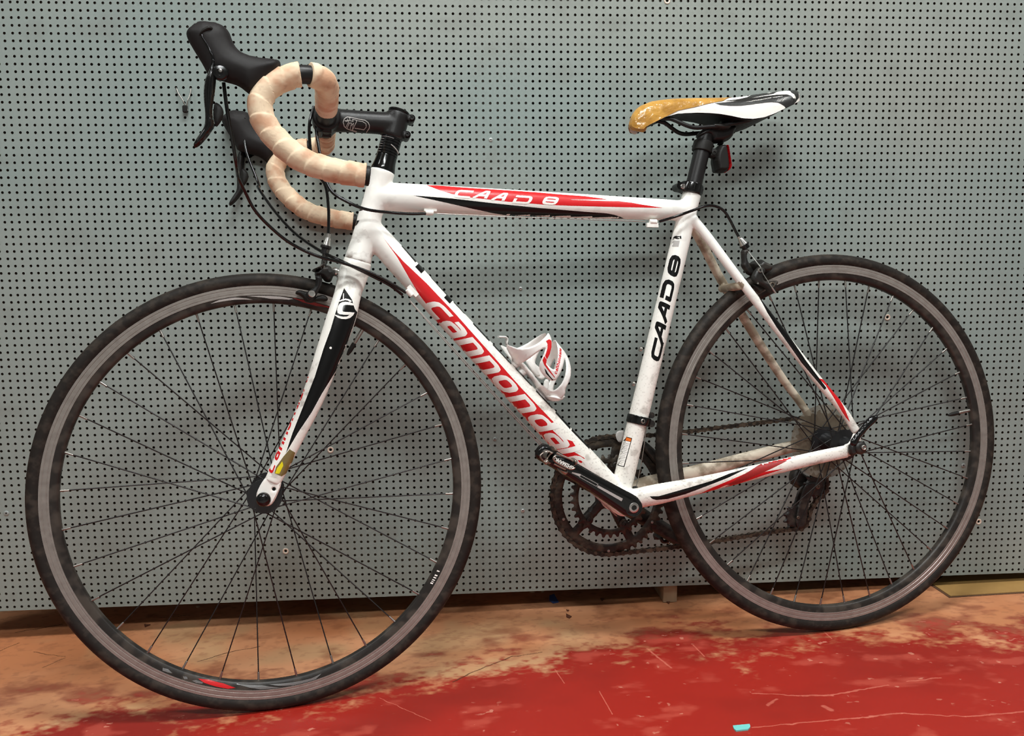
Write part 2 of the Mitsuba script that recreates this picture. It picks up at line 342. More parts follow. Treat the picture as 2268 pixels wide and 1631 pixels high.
def rounded_box(c, h, e, ax=None):
    """Box with bevelled edges, about c, half sizes h, along the columns of ax."""
    pts = []
    for sx in (-1, 1):
        for sy in (-1, 1):
            for sz in (-1, 1):
                for k in range(3):
                    q = np.array([sx, sy, sz]) * np.asarray(h, float); q[k] -= np.sign(q[k]) * 0
                    for kk in range(3):
                        if kk != k: q[kk] -= np.sign(q[kk]) * e
                    pts.append(q)
    pts = np.array(pts)
    if ax is not None: pts = pts @ np.asarray(ax).T
    m = trimesh.convex.convex_hull(pts + np.asarray(c, float)); return m

# ---------------------------------------------------------------- lettering
def strokes(paths, w=1.0, join=1, arc=0.0):
    out = []
    for P in paths:
        P = np.asarray(P, float)
        for _ in range(2 if len(P) > 2 and arc else 0):
            q = [P[0]]
            for a, b in zip(P[:-1], P[1:]): q += [0.75 * a + 0.25 * b, 0.25 * a + 0.75 * b]
            P = np.array(q + [P[-1]])
        out.append(LineString(P).buffer(w / 2, cap_style='flat', join_style='round', quad_segs=6))
    return union_all(out)
def glyph(ch, X, Y, A=5.6):
    """Round-cornered techno lower-case letters, X wide and Y tall on centre lines; A ascender height."""
    q = 0.9
    R = [(0, q), (0, Y - q), (0.25, Y - .25), (q, Y), (X - q, Y), (X - .25, Y - .25), (X, Y - q), (X, q), (X - .25, .25), (X - q, 0), (q, 0), (0.25, .25), (0, q)]
    if ch == 'c': return [[(X + .4, Y), (q, Y), (.25, Y - .25), (0, Y - q), (0, q), (.25, .25), (q, 0), (X + .4, 0)]]
    if ch == 'a': return [[(.1, Y), (X - q, Y), (X - .25, Y - .25), (X, Y - q), (X, -.5)], [(X, 0), (q * .7, 0), (.15, .2), (0, q * .7), (0, .62 * Y - q * .7), (.15, .62 * Y - .2), (q * .7, .62 * Y), (X, .62 * Y)]]
    if ch == 'n': return [[(0, -.5), (0, Y + .5)], [(0, Y), (X - q, Y), (X - .25, Y - .25), (X, Y - q), (X, -.5)]]
    if ch == 'o': return [R]
    if ch == 'd': return [R, [(X, -.5), (X, A)]]
    if ch == 'l': return [[(0, -.5), (0, A)]]
    if ch == 'e': return [[(0, .45 * Y), (X, .45 * Y), (X, Y - q), (X - .25, Y - .25), (X - q, Y), (q, Y), (.25, Y - .25), (0, Y - q), (0, q), (.25, .25), (q, 0), (X + .3, 0)]]
    if ch == 'C': return [[(X + .5, Y), (q, Y), (.25, Y - .25), (0, Y - q), (0, q), (.25, .25), (q, 0), (X + .3, 0)]]
    if ch == 'A': return [[(-.3, -.5), (X - .9, Y), (X, Y), (X, -.5)], [(.9, .32 * Y), (X, .32 * Y)]]
    if ch == 'D': return [[(0, Y), (X - q, Y), (X - .25, Y - .25), (X, Y - q), (X, q), (X - .25, .25), (X - q, 0), (.35, 0), (.35, .62 * Y)]]
    if ch == '8': return [R, [(0, Y / 2), (X, Y / 2)]]
    return []
def glyph_poly(ch, X=2.37, Y=3.2, sx=1.0, sy=1.0, shear=0.0, A=5.6):
    """Polygon of one letter, its lower left corner at the origin; one brush width is sx by sy."""
    g = strokes(glyph(ch, X, Y, A))
    g = affinity.translate(g, 0.5, 0.5)
    return affinity.affine_transform(g, [sx, shear * sy, 0, sy, 0, 0])
_fonts = {}
def text_poly(text, height, bold=True, spacing=0.0):
    """Plain capitals as polygons, from meshkit.text_mesh's outlines."""
    from PIL import Image, ImageDraw, ImageFont
    import glob
    f = _fonts.setdefault(1, ImageFont.truetype(glob.glob('/opt/blender-*/*/datafiles/fonts/Inter.woff2')[0], 96))
    x0, y0, x1, y1 = f.getbbox(text, anchor='ls', stroke_width=3 * bold)
    im = Image.new('L', (x1 - x0 + 8, y1 - y0 + 8))
    ImageDraw.Draw(im).text((4 - x0, 4 - y0), text, 255, f, anchor='ls', stroke_width=3 * bold)
    on = np.pad(np.asarray(im) > 127, ((0, 0), (1, 1))).astype(np.int8)
    rows, starts = np.nonzero(np.diff(on, axis=1) == 1); ends = np.nonzero(np.diff(on, axis=1) == -1)[1]
    g = union_all(shapely.box(starts, -rows - 1, ends, -rows)).buffer(0.6).buffer(-0.6).simplify(0.7)
    s = height / 70.0
    return affinity.affine_transform(g, [s, 0, 0, s, -4 * s, (4 - y0) * s])
def place2d(g, p, ang, s=1.0):
    c, n = math.cos(ang) * s, math.sin(ang) * s
    return affinity.affine_transform(g, [c, -n, n, c, p[0], p[1]])

# ---------------------------------------------------------------- prints on curved parts: outlines dropped sideways onto the part's surface
class Skin:
    def __init__(self, mesh):                       # mesh in bicycle millimetres
        self.sc = mi.load_dict({'type': 'scene', 'm': mikit.ply(mesh, smooth=True)})
    def hit(self, uv, side=1):
        n = len(uv)
        o = np.c_[uv, np.full(n, 400.0 * side)]
        ray = mi.Ray3f(mi.Point3f(o.T.astype(np.float32)), mi.Vector3f(0, 0, -side))
        si = self.sc.ray_intersect(ray)
        ok = np.array(si.is_valid()); P = np.array(si.p).T; Nn = np.array(si.sh_frame.n).T
        return P, Nn, ok
def decal(key, geom, skin, bsdf, step=2.0, lift=0.35, side=1, label=None):
    V, Fc, Nn, at = [], [], [], 0
    for g in getattr(geom, 'geoms', [geom]):
        if g.geom_type != 'Polygon' or g.area < 0.05: continue
        p, f, d, ne = tri2d(g, step)
        P, n, ok = skin.hit(p, side)
        f = f[ok[f].all(1)]
        if not len(f): continue
        # drop the faces that jump over a gap
        e = np.max(np.linalg.norm(P[f] - P[np.roll(f, 1, 1)], axis=2), 1); f = f[e < 6 * step + 4]
        if side < 0: f = f[:, ::-1]
        V.append(P + n * lift); Fc.append(f + at); Nn.append(n); at += len(P)
    if not V: return
    V, Fc, Nn = np.vstack(V), np.vstack(Fc), np.vstack(Nn)
    used = np.unique(Fc); re = np.full(len(V), -1); re[used] = np.arange(len(used))
    m = trimesh.Trimesh(W(V[used]), re[Fc], process=False)
    nn = Nn[used] @ B.T
    return add('bicycle__' + key, m, bsdf, label=label, normals=nn)

# ================================================================ the setting
X0, X1, Y0, CEIL_ = -2.2, 4.0, -4.2, CEIL
WALLY = 0.16
def quad(p, bsdf, key, kind='structure', label=None, n=(1, 1)):
    p = np.asarray(p, float)
    u, v = np.meshgrid(np.linspace(0, 1, n[0] + 1), np.linspace(0, 1, n[1] + 1))
    u, v = u.ravel()[:, None], v.ravel()[:, None]
    V = p[0] * (1 - u) * (1 - v) + p[1] * u * (1 - v) + p[2] * u * v + p[3] * (1 - u) * v
    k = n[0] + 1
    i, j = np.meshgrid(np.arange(n[1]), np.arange(n[0]), indexing='ij'); a = (i * k + j).ravel()
    Fc = np.vstack([np.c_[a, a + 1, a + k + 1], np.c_[a, a + k + 1, a + k]])
    add(key, trimesh.Trimesh(V, Fc, process=False), bsdf, smooth=False)
    labels[key] = {'kind': kind, **({'label': label} if label else {})}
def slab(lo, hi, bsdf, key, label=None, kind=None):
    m = trimesh.creation.box(bounds=[lo, hi]); k = add(key, m, bsdf, smooth=False)
    if label or kind: labels[k] = {**({'kind': kind} if kind else {}), **({'label': label} if label else {})}
    return k
quad([(X0, Y0, 0), (X1, Y0, 0), (X1, WALLY, 0), (X0, WALLY, 0)], 'floor_paint', 'floor', label='concrete floor with worn red paint, bare brown towards the wall')
quad([(X0, WALLY, 0), (X1, WALLY, 0), (X1, WALLY, CEIL_), (X0, WALLY, CEIL_)], 'wall_dark', 'wall_back', label='wall covered with a grey green painted pegboard')
quad([(X0, Y0, 0), (X0, WALLY, 0), (X0, WALLY, CEIL_), (X0, Y0, CEIL_)][::-1], 'room_plaster', 'wall_left')
quad([(X1, Y0, 0), (X1, WALLY, 0), (X1, WALLY, CEIL_), (X1, Y0, CEIL_)], 'room_plaster', 'wall_right')
quad([(X0, Y0, 0), (X1, Y0, 0), (X1, Y0, CEIL_), (X0, Y0, CEIL_)], 'room_plaster', 'wall_front')
quad([(X0, Y0, CEIL_), (X1, Y0, CEIL_), (X1, WALLY, CEIL_), (X0, WALLY, CEIL_)], 'room_ceiling', 'ceiling')
for cx, cy, hx, hy, e in LAMPS:  # the rearmost panel is only an added fill
    slab([cx - hx - .03, cy - hy - .03, CEIL_ - 0.07], [cx + hx + .03, cy + hy + .03, CEIL_ - 0.001], 'room_ceiling', 'ceiling__light_housing')
    m = trimesh.Trimesh([(cx - hx, cy - hy, CEIL_ - .072), (cx + hx, cy - hy, CEIL_ - .072), (cx + hx, cy + hy, CEIL_ - .072), (cx - hx, cy + hy, CEIL_ - .072)], [[0, 2, 1], [0, 3, 2]], process=False)
    k = fresh('ceiling__light_panel'); scene[k] = mikit.ply(m, 'room_ceiling', emitter={'type': 'area', 'radiance': rgb(e)})

# pegboard: half-inch grid of drilled holes, hung slightly out of level
S = 0.0127
TILT = (0.0, 1.13439, -0.021079)                               # the board's (column, row) = (0, 0) hole and its level
ca, sa = math.cos(TILT[2]), math.sin(TILT[2])
def on_board(x, z):
    """Board coordinates (metres right of and above hole 0, 0) to the room."""
    return TILT[0] + x * ca + z * sa * -1, TILT[1] + x * sa + z * ca
cjit = np.array([0.9 if False else 0.0] * 400)
def hole_xy(c, r):
    j = (np.sin(np.asarray(c, float) * 12.9898) * 43758.5453) % 1.0 - 0.5
    j2 = (np.sin(np.asarray(c, float) * 7.233 + np.asarray(r, float) * 0) * 24634.63) % 1.0 - 0.5
    return np.asarray(c) * S + j * 0.0010, -np.asarray(r) * S + j2 * 0.0004
THICK = 0.0055
def panel(c0, c1, r0, r1, key, left=0.0, right=0.0):
    nc, nr = c1 - c0 + 1, r1 - r0 + 1
    cc, rr = np.meshgrid(np.arange(c0, c1 + 1), np.arange(r0, r1 + 1)); cc, rr = cc.ravel(), rr.ravel()
    hx, hz = hole_xy(cc, rr)
    k = 10; a = np.arange(k) * 2 * np.pi / k + 0.15; R = 0.00242
    ring = np.stack([np.cos(a), np.sin(a)], 1) * R
    n = len(cc)
    xl = np.where(cc == c0, c0 * S - S / 2 - left, cc * S - S / 2); xr = np.where(cc == c1, c1 * S + S / 2 + right, cc * S + S / 2)
    zt = -rr * S + S / 2; zb = np.where(rr == r1, -r1 * S - S * 0.57, -rr * S - S / 2)
    corner = np.stack([np.stack([xr, zt], 1), np.stack([xl, zt], 1), np.stack([xl, zb], 1), np.stack([xr, zb], 1)], 1)   # n,4,2
    hole = np.stack([hx, hz], 1)[:, None] + ring[None]
    def to3(P, y):
        x, z = on_board(P[..., 0], P[..., 1]); return np.stack([x, np.full(x.shape, y), z], -1)
    V = np.concatenate([to3(corner, 0.0), to3(hole, 0.0), to3(hole, THICK), to3(corner, THICK)], 1)   # 4 + k + k + 4
    w = 4 + 2 * k + 4
    # ring vertex i lies nearest to the corner of its quadrant
    q = [int(((x % (2 * math.pi)) // (math.pi / 2))) for x in a]
    f = []
    for i in range(k):
        j = (i + 1) % k
        f.append((4 + i, q[i], 4 + j))
        if q[j] != q[i]: f.append((4 + j, q[i], q[j]))
        f.append((4 + i, 4 + j, 4 + k + j)); f.append((4 + i, 4 + k + j, 4 + k + i))
    f = np.array(f)
    Fc = (f[None] + (np.arange(n) * w)[:, None, None]).reshape(-1, 3)
    V = V.reshape(-1, 3)
    m = trimesh.Trimesh(V, Fc, process=False)
    # rim of the sheet and its back
    xa, xb = c0 * S - S / 2 - left, c1 * S + S / 2 + right; za, zb_ = -r0 * S + S / 2, -r1 * S - S * 0.57
    P = np.array([[xa, za], [xb, za], [xb, zb_], [xa, zb_]])
    E = np.concatenate([to3(P, 0.0), to3(P, THICK)])
    ef = [(i, (i + 1) % 4, (i + 1) % 4 + 4) for i in range(4)] + [(i, (i + 1) % 4 + 4, i + 4) for i in range(4)]
    m = cat(m, trimesh.Trimesh(E, ef, process=False))
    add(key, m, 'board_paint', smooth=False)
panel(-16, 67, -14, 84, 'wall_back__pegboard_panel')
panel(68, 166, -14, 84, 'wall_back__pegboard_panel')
labels['wall_back__pegboard_panel'] = {'label': 'left pegboard panel, painted grey green'}
labels['wall_back__pegboard_panel_001'] = {'label': 'right pegboard panel, painted grey green'}
def stud(c0, c1, r0, r1, key, y1=None, bsdf='batten_wood', toward=0.0):
    P = np.array([[c0 * S, -r0 * S], [c1 * S, -r0 * S], [c1 * S, -r1 * S], [c0 * S, -r1 * S]])
    x, z = on_board(P[:, 0], P[:, 1]); z = np.maximum(z, 0.001)
    y0_ = THICK + 0.0006; y1 = WALLY - 0.002 if y1 is None else y1
    V = np.concatenate([np.stack([x, np.full(4, y0_), z], 1), np.stack([x, np.full(4, y1), z], 1)])
    m = trimesh.convex.convex_hull(V); return add(key, m, bsdf, smooth=False)
stud(62.55, 70.5, -14, 83, 'wall_back__stud', bsdf='stud_paint')
stud(90.7, 92.8, 60, 95, 'wall_back__stud')
stud(-15, 62.4, -1.4, 0.45, 'wall_back__batten', y1=0.045, bsdf='stud_paint')
stud(70.6, 140.0, -1.6, 0.45, 'wall_back__batten', y1=0.045, bsdf='stud_paint')
stud(-15, 62.4, 74.5, 80.4, 'wall_back__batten', y1=0.045)
stud(140.4, 141.8, 60, 67, 'wall_back__batten', y1=0.05, bsdf='stud_paint')

# ---------------------------------------------------------------- small things on the wall and on the floor
def thing(key, mesh, bsdf, label, cat_, group=None, smooth=35):
    k = add(key, mesh, bsdf, smooth)
    labels[k] = {'label': label, 'category': cat_, **({'group': group} if group else {})}
    return k
def board_hole(c, r):
    x, z = hole_xy(c, r); x, z = on_board(float(x), float(z)); return np.array([x, 0.0, z])
for (c, r), lab in [((124, 44), 'pale grommet in the pegboard, inside the upper right of the rear wheel'), ((140, 76), 'pale grommet in the pegboard, right of the rear wheel near the floor'), ((41, 62), 'pale grommet in the pegboard, right of the fork end inside the front wheel'), ((34, 77), 'pale grommet in the pegboard, below the front hub'), ((90, -1), 'pale grommet cut by the top picture edge, above the saddle')]:
    p = board_hole(c, r)
    m = lathe([(-0.001, 0.0024), (-0.001, 0.0050), (0.0006, 0.0058), (0.0016, 0.0053), (0.0018, 0.0042), (0.0012, 0.0029), (-0.001, 0.0024)], p, (0, -1, 0), 28)
    thing('pegboard_grommet', m, 'grommet_plastic', lab, 'grommet', 'pale round grommets on the pegboard')
def screw(p, r, bsdf, lab, group='screws in the pegboard'):
    k = fresh('pegboard_screw')
    head = lathe([(0, r), (0.0008, r), (0.0016, r * 0.82), (0.0020, r * 0.5), (0.0016, r * 0.16), (0.0008, 0)], p, (0, -1, 0), 24)
    add(k + '__head', head, bsdf, 40)
    cr = [boxm(np.array(p) + [0, -0.0020, 0], [r * 0.42, 0.0002, r * 0.10]), boxm(np.array(p) + [0, -0.0020, 0], [r * 0.10, 0.0002, r * 0.42])]
    rot = trimesh.transformations.rotation_matrix(0.5, [0, 1, 0], p); mm = cat(*cr); mm.apply_transform(rot)
    add(k + '__cross_slot', mm, 'matte_black', False)
    labels[k] = {'label': lab, 'category': 'screw', 'group': group}
for (c, r), rad, b, lab in [((65, 18), 0.0036, 'screw_zinc', 'bright cross head screw in the pegboard, above the top tube'), ((69, 39), 0.0033, 'screw_zinc', 'cross head screw in the pegboard, above the bottle cage'), ((65, 61), 0.0033, 'screw_painted', 'grey screw in the pegboard, left of the pedal'), ((69, 72), 0.0036, 'screw_zinc', 'cross head screw in the pegboard, below and left of the pedal'), ((137, 67), 0.0042, 'screw_painted', 'painted screw in the pegboard, right of the rear hub'), ((-5, 70), 0.0046, 'screw_painted', 'painted screw in the pegboard at the left picture edge')]:
    screw(board_hole(c, r), rad, b, lab)
# the little wire hook
hk = ([(0.2747, 0.9898, -0.006), (0.2778, 0.9867, 0.002), (0.2799, 0.9807, 0.004), (0.2835, 0.9739, 0.006), (0.2881, 0.9667, 0.008), (0.2906, 0.9604, 0.008), (0.2915, 0.9561, 0.007), (0.2919, 0.9517, 0.006)], [(0.301, 0.9889, -0.006), (0.302, 0.9859, 0.002), (0.3018, 0.9803, 0.004), (0.2995, 0.9717, 0.006), (0.297, 0.9655, 0.008), (0.2955, 0.9603, 0.008), (0.2944, 0.9549, 0.007), (0.2949, 0.9496, 0.007), (0.2954, 0.9481, 0.007)], (0.2911, 0.951))
def wire(P, r): return tube(curve([(x, -y, z) for x, z, y in P], 0.0015), r, 8, side_axis=(0, 1, 0.3))
kk = 'wire_hook'
add(kk + '__wire', wire(hk[0], 0.0011), 'dull_steel', 60)
add(kk + '__wire', wire(hk[1], 0.0011), 'dull_steel', 60)
px_, pz_ = hk[2]
add(kk + '__clip', rounded_box((px_, -0.006, pz_), (0.0042, 0.004, 0.0062), 0.0015), 'matte_black', False)
labels[kk] = {'label': 'thin bent wire hook on the pegboard left of the upper brake lever', 'category': 'hook'}

def chip(key, pts, h, bsdf, lab, cat_, group=None, tilt=0.0):
    g = Polygon(pts).buffer(0)
    m = trimesh.creation.extrude_polygon(g, h, engine='earcut')
    c = np.array(g.centroid.coords[0])
    if tilt:
        m.apply_transform(trimesh.transformations.rotation_matrix(tilt, [1, 0.4, 0], [c[0], c[1], 0])); m.apply_translation([0, 0, -m.bounds[0, 2]])
    m.apply_translation([0, 0, 0.0002])
    return thing(key, m, bsdf, lab, cat_, group, smooth=False)
chip('plastic_shard', [(1.1148, -0.4445), (1.1397, -0.4434), (1.1383, -0.4505), (1.1327, -0.4565), (1.1151, -0.4576), (1.1137, -0.4516)], 0.0022, 'cyan_plastic', 'small pale cyan plastic piece on the red floor', 'scrap')
chip('paper_scrap', [(0.9087, 0.0588), (0.919, 0.0654), (0.922, 0.0502), (0.9253, 0.0384), (0.9137, 0.0338), (0.9068, 0.0428)], 0.0012, 'blue_paper', 'tiny dark blue scrap lying under the pegboard edge', 'scrap', tilt=0.25)
for pts, lab in [([(1.1325, 0.0194), (1.1407, 0.0078), (1.1353, -0.0009), (1.1323, 0.0059)], 'dry leaf crumb near the wood block under the pegboard'), ([(0.9309, -0.0258), (0.9403, -0.0346), (0.9349, -0.0411), (0.9302, -0.0353)], 'curled dry leaf crumb right of the front wheel, nearer of two'), ([(1.0084, 0.0421), (1.0146, 0.0396), (1.0099, 0.0306)], 'dry leaf crumb under the chainring'), ([(0.9341, -0.0021), (0.9399, -0.0045), (0.9363, -0.0085)], 'tiny dry leaf crumb right of the front wheel, farther of two'), ([(0.1256, 0.0447), (0.1374, 0.0442), (0.1299, 0.0358)], 'thin dry leaf crumb seen through the front wheel')]:
    chip('dry_leaf_crumb', pts, 0.0012, 'dry_leaf', lab, 'leaf crumb', 'dry brown leaf crumbs on the bare concrete', tilt=0.2)
for p, s, lab in [((0.8791, 0.0976), 0.006, 'pale plaster crumb under the pegboard, the larger one right of the front wheel'), ((1.019, 0.0958), 0.007, 'pale plaster crumb under the pegboard, below the chainring'), ((1.0299, 0.099), 0.004, 'small plaster crumb beside the one below the chainring'), ((0.2051, 0.1212), 0.004, 'small plaster crumb seen through the front wheel'), ((0.8994, 0.0969), 0.0035, 'flat plaster crumb beside the larger one under the pegboard')]:
    m = trimesh.creation.icosphere(subdivisions=1, radius=1.0); r2 = np.random.default_rng(int(abs(p[0]) * 1e4))
    m.vertices = m.vertices * (1 + 0.35 * (r2.random((len(m.vertices), 1)) - 0.5)) * np.array([s, s * 0.7, s * 0.55]) + [p[0], p[1], s * 0.42]
    thing('plaster_crumb', m, 'plaster_crumb', lab, 'crumb', 'pale plaster crumbs on the floor under the pegboard', smooth=False)
fp = [(1.6773, 0.0167), (1.6773, -0.0445), (1.8557, -0.044), (1.9219, 0.0493), (1.7223, 0.0548)]
g = Polygon(fp)
add('floor__patch', plate(g, 0.0002, 0.0016), 'floor_patch', False); labels['floor__patch'] = {'label': 'ochre patch in the concrete, edged by a groove'}
add('floor__patch_groove', plate(g.buffer(0.006, join_style='mitre').difference(g.buffer(0.0005)), 0.0002, 0.0008), 'groove_dark', False)

# ================================================================ the bicycle
labels['bicycle'] = {'label': 'white road racing bicycle with red and black graphics leaning on the pegboard wall', 'category': 'bicycle'}
BB = (-405.0, -64.8)
#TUBES-BEGIN
TUBES = {  # polylines u, v, w, radius in plane, radius sideways
    'HT': [(-765.0, 487.0, 0, 19.2, 19.2), (-775.0, 457.0, 0, 18.6, 18.6), (-801.0, 380.0, 0, 19.5, 19.5), (-812.3, 345.0, 0, 21.6, 21.6)],
    'TT': [(-786.0, 447.5, 0, 22.5, 19.5), (-725.0, 444.0, 0, 22.5, 19.5), (-500.0, 430.0, 0, 20.5, 18.5), (-250.0, 415.0, 0, 16.8, 16.0)],
    'DT': [(-797.0, 403.5, 0, 20.5, 20.5), (-697.0, 284.0, 0, 20.8, 21.0), (-560.0, 121.0, 0, 22.5, 22.0), (-405.0, -64.0, 0, 24.0, 24.0)],
    'ST': [(-404.5, -64.8, 0, 17.5, 19.0), (-352.0, 104.0, 0, 16.4, 16.6), (-246.5, 445.0, 0, 15.9, 15.9)],
    'SS': [(-254.0, 404.0, 9, 8.5, 8.5), (-226.0, 364.0, 16, 8.0, 8.0), (-186.0, 300.0, 30, 7.6, 7.8), (-120.0, 203.0, 46, 7.8, 8.0), (-60.0, 118.0, 57, 7.4, 7.4), (-16.0, 61.0, 62, 7.0, 6.5), (5.0, 26.0, 64, 7.2, 5.0)],
    'CS': [(-392.0, -62.0, 20, 18.0, 16.0), (-345.0, -53.5, 36, 17.0, 12.0), (-300.0, -47.0, 43, 15.0, 9.5), (-240.0, -38.5, 48, 13.2, 8.5), (-150.0, -25.0, 55, 11.8, 8.2), (-70.0, -13.5, 60, 11.2, 7.5), (-14.0, -6.5, 64, 10.8, 5.5)],
    'FK': [(-818.0, 337.0, 3, 21.5, 19.0), (-825.0, 314.0, 10, 22.5, 19.5), (-832.0, 292.0, 22, 22.8, 17.5), (-842.0, 262.0, 34, 22.2, 14.8), (-866.5, 202.0, 43, 19.2, 12.8), (-891.5, 143.0, 47, 16.6, 11.0), (-923.5, 83.0, 51, 13.8, 9.8), (-946.0, 42.0, 53, 12.6, 8.0), (-957.0, 22.0, 54, 11.6, 6.0)],
}
#TUBES-END
def tube_of(name, step=7.0, sides=28, s=1, caps=True):
    P = np.array(TUBES[name], float); P = curve(P, step); P[:, 2] *= s
    m = tube(P[:, :3], P[:, 3], sides, caps, P[:, 4]); return m, P
def man(m):
    m = m.copy(); m.merge_vertices()
    return m3.Manifold(m3.Mesh(vert_properties=np.asarray(m.vertices, np.float32), tri_verts=np.asarray(m.faces, np.uint32)))
def outward(m):
    if m.volume < 0: m.invert()
    return m
def weld(parts, joints, sigma, passes, edge=5.0):
    """Union of tubes with the welds smoothed round the joints; returns mesh in mm."""
    u = m3.Manifold.batch_boolean([man(outward(p)) for p in parts], m3.OpType.Add).refine_to_length(edge)
    mm = u.to_mesh(); m = trimesh.Trimesh(mm.vert_properties[:, :3], mm.tri_verts, process=True)
    V = np.asarray(m.vertices, float).copy()
    w = np.zeros(len(V))
    for j, sg in zip(joints, sigma): w = np.maximum(w, np.exp(-(np.linalg.norm(V - np.asarray(j, float), axis=1) / sg) ** 2))
    import scipy.sparse as sp
    e = m.edges_unique; n = len(V)
    A = sp.coo_matrix((np.ones(2 * len(e)), (np.r_[e[:, 0], e[:, 1]], np.r_[e[:, 1], e[:, 0]])), (n, n)).tocsr()
    D = np.asarray(A.sum(1)).ravel()
    for _ in range(passes):
        V += (0.5 * np.clip(w * 1.3, 0, 1))[:, None] * (A @ V / D[:, None] - V)
    for k in range(10):
        for l in (0.3, -0.31): V += l * (A @ V / D[:, None] - V)
    m.vertices = V
    return m
def split(m, axes):
    """Faces by the nearest tube axis: {name: (mesh, normals)}."""
    c = m.triangles_center; best = np.full(len(c), 1e9); who = np.zeros(len(c), int); names = list(axes)
    for i, k in enumerate(names):
        P = axes[k]; a, b = P[:-1], P[1:]
        for s in range(len(a)):
            d = b[s, :3] - a[s, :3]; t = np.clip(((c - a[s, :3]) @ d) / (d @ d), 0, 1)
            dist = np.linalg.norm(c - a[s, :3] - t[:, None] * d, axis=1) - (a[s, 3] + t * (b[s, 3] - a[s, 3]))
            u = dist < best; best[u] = dist[u]; who[u] = i
    n = m.vertex_normals; out = {}
    for i, k in enumerate(names):
        f = m.faces[who == i]
        if not len(f): continue
        used = np.unique(f); re = np.zeros(len(m.vertices), int); re[used] = np.arange(len(used))
        out[k] = (trimesh.Trimesh(W(m.vertices[used]), re[f], process=False), n[used] @ B.T)
    return out

# ---- frame
parts, axes = [], {}
for nme in ('HT', 'TT', 'DT', 'ST'):
    m, P = tube_of(nme); parts.append(m); axes[nme] = P
bbs = rod((BB[0], BB[1], -34), (BB[0], BB[1], 34), 22.0, 32, 1.0); parts.append(bbs); axes['BB'] = np.array([(BB[0], BB[1], -34, 22.0), (BB[0], BB[1], 34, 22.0)])
for s in (1, -1):
    for nme in ('SS', 'CS'):
        m, P = tube_of(nme, sides=20, s=s, step=6); parts.append(m); axes[nme + str(s)] = P
bridge = rod((-183.0, 283.0, -34), (-183.0, 283.0, 34), 7.0, 18); parts.append(bridge); axes['BR'] = np.array([(-183.0, 283.0, -34, 7.0), (-183.0, 283.0, 34, 7.0)])
cbr = rod((-322.0, -50.0, -40), (-322.0, -50.0, 40), 7.0, 16); parts.append(cbr); axes['CB'] = np.array([(-322.0, -50.0, -40, 7.0), (-322.0, -50.0, 40, 7.0)])
frame = weld(parts, [(-785, 440, 0), (-800, 390, 0), (-255, 415, 0), (-405, -62, 0), (-250, 395, 0), (-770, 425, 0), (-790, 360, 0), (-385, -60, 25), (-385, -60, -25)], [30, 34, 22, 30, 18, 20, 18, 22, 22], 14)
sp_ = split(frame, axes)
nice = {'HT': ('head_tube', 'paint_head'), 'TT': ('top_tube', 'paint_white'), 'DT': ('down_tube', 'paint_white'), 'ST': ('seat_tube', 'paint_white'), 'BB': ('bottom_bracket_shell', 'paint_white'),
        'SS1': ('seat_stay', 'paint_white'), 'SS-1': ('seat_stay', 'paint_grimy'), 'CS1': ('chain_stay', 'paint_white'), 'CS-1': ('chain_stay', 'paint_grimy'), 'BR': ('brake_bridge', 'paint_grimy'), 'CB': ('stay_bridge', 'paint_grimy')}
for k, (nm, b) in nice.items():
    if k in sp_: add('bicycle__frame__' + nm, sp_[k][0], b, normals=sp_[k][1])
SK = Skin(frame)
FR = 'frame__'
# rear dropouts
for s in (1, -1):
    g = smoothpoly([(-22, 4), (-8, 8), (0, 26), (10, 30), (14, 16), (12, 0), (8, -12), (-4, -14), (-14, -16), (-24, -14)], it=1)
    bike(FR + 'dropout', puff(g, 3.2, 2.0, s * 64, 2.5), 'paint_white' if s > 0 else 'paint_grimy')

# graphics on the down tube
decal(FR + 'red_band', Polygon([(-772.0, 380.7), (-758.4, 361.2), (-743.2, 342.8), (-708.9, 307.5), (-688.3, 283.7), (-667.5, 259.7), (-637.5, 222.5), (-604.7, 182.1), (-566.8, 135.0), (-515.9, 76.2), (-527.6, 73.8), (-506.9, 50.9), (-486.3, 43.0), (-481.6, 35.0), (-492.2, 30.8), (-467.0, 13.7), (-472.5, 6.4), (-495.7, 14.8), (-515.3, 22.5), (-549.8, 64.7), (-586.2, 111.1), (-622.3, 154.2), (-657.7, 199.1), (-681.0, 230.8), (-700.3, 257.3), (-710.0, 275.7), (-721.4, 291.8), (-734.9, 316.2), (-752.4, 350.2)]), SK, 'paint_red', 2.0, 0.3, label='red band along the down tube')
DTD = unit(np.array(TUBES['DT'][3][:2]) - np.array(TUBES['DT'][1][:2])); DTA = math.atan2(DTD[1], DTD[0])
starts = [(-717.6, 276.3), (-692.7, 246.4), (-667.7, 216.4), (-642.3, 186.0), (-616.4, 155.0), (-588.0, 121.1), (-560.7, 88.4), (-534.9, 57.6), (-511.8, 30.1), (-500.6, 16.7)]
wid = [2.37, 2.37, 2.37, 2.37, 2.55, 2.5, 2.45, 2.37, 0, 2.37]
for i, ch in enumerate('cannondale'):
    sc_ = 10.3 if i < 4 else 10.3
    if ch in 'n' and i == 0: pass
    g = glyph_poly(ch, wid[i], 3.2, sc_, 5.45, 0.60, A=4.6 if ch in 'dl' else 5.6)
    decal(FR + 'down_tube_letter', place2d(g, starts[i], DTA), SK, 'print_white', 1.6, 0.6, label='white letters on the red band' if i == 0 else None)
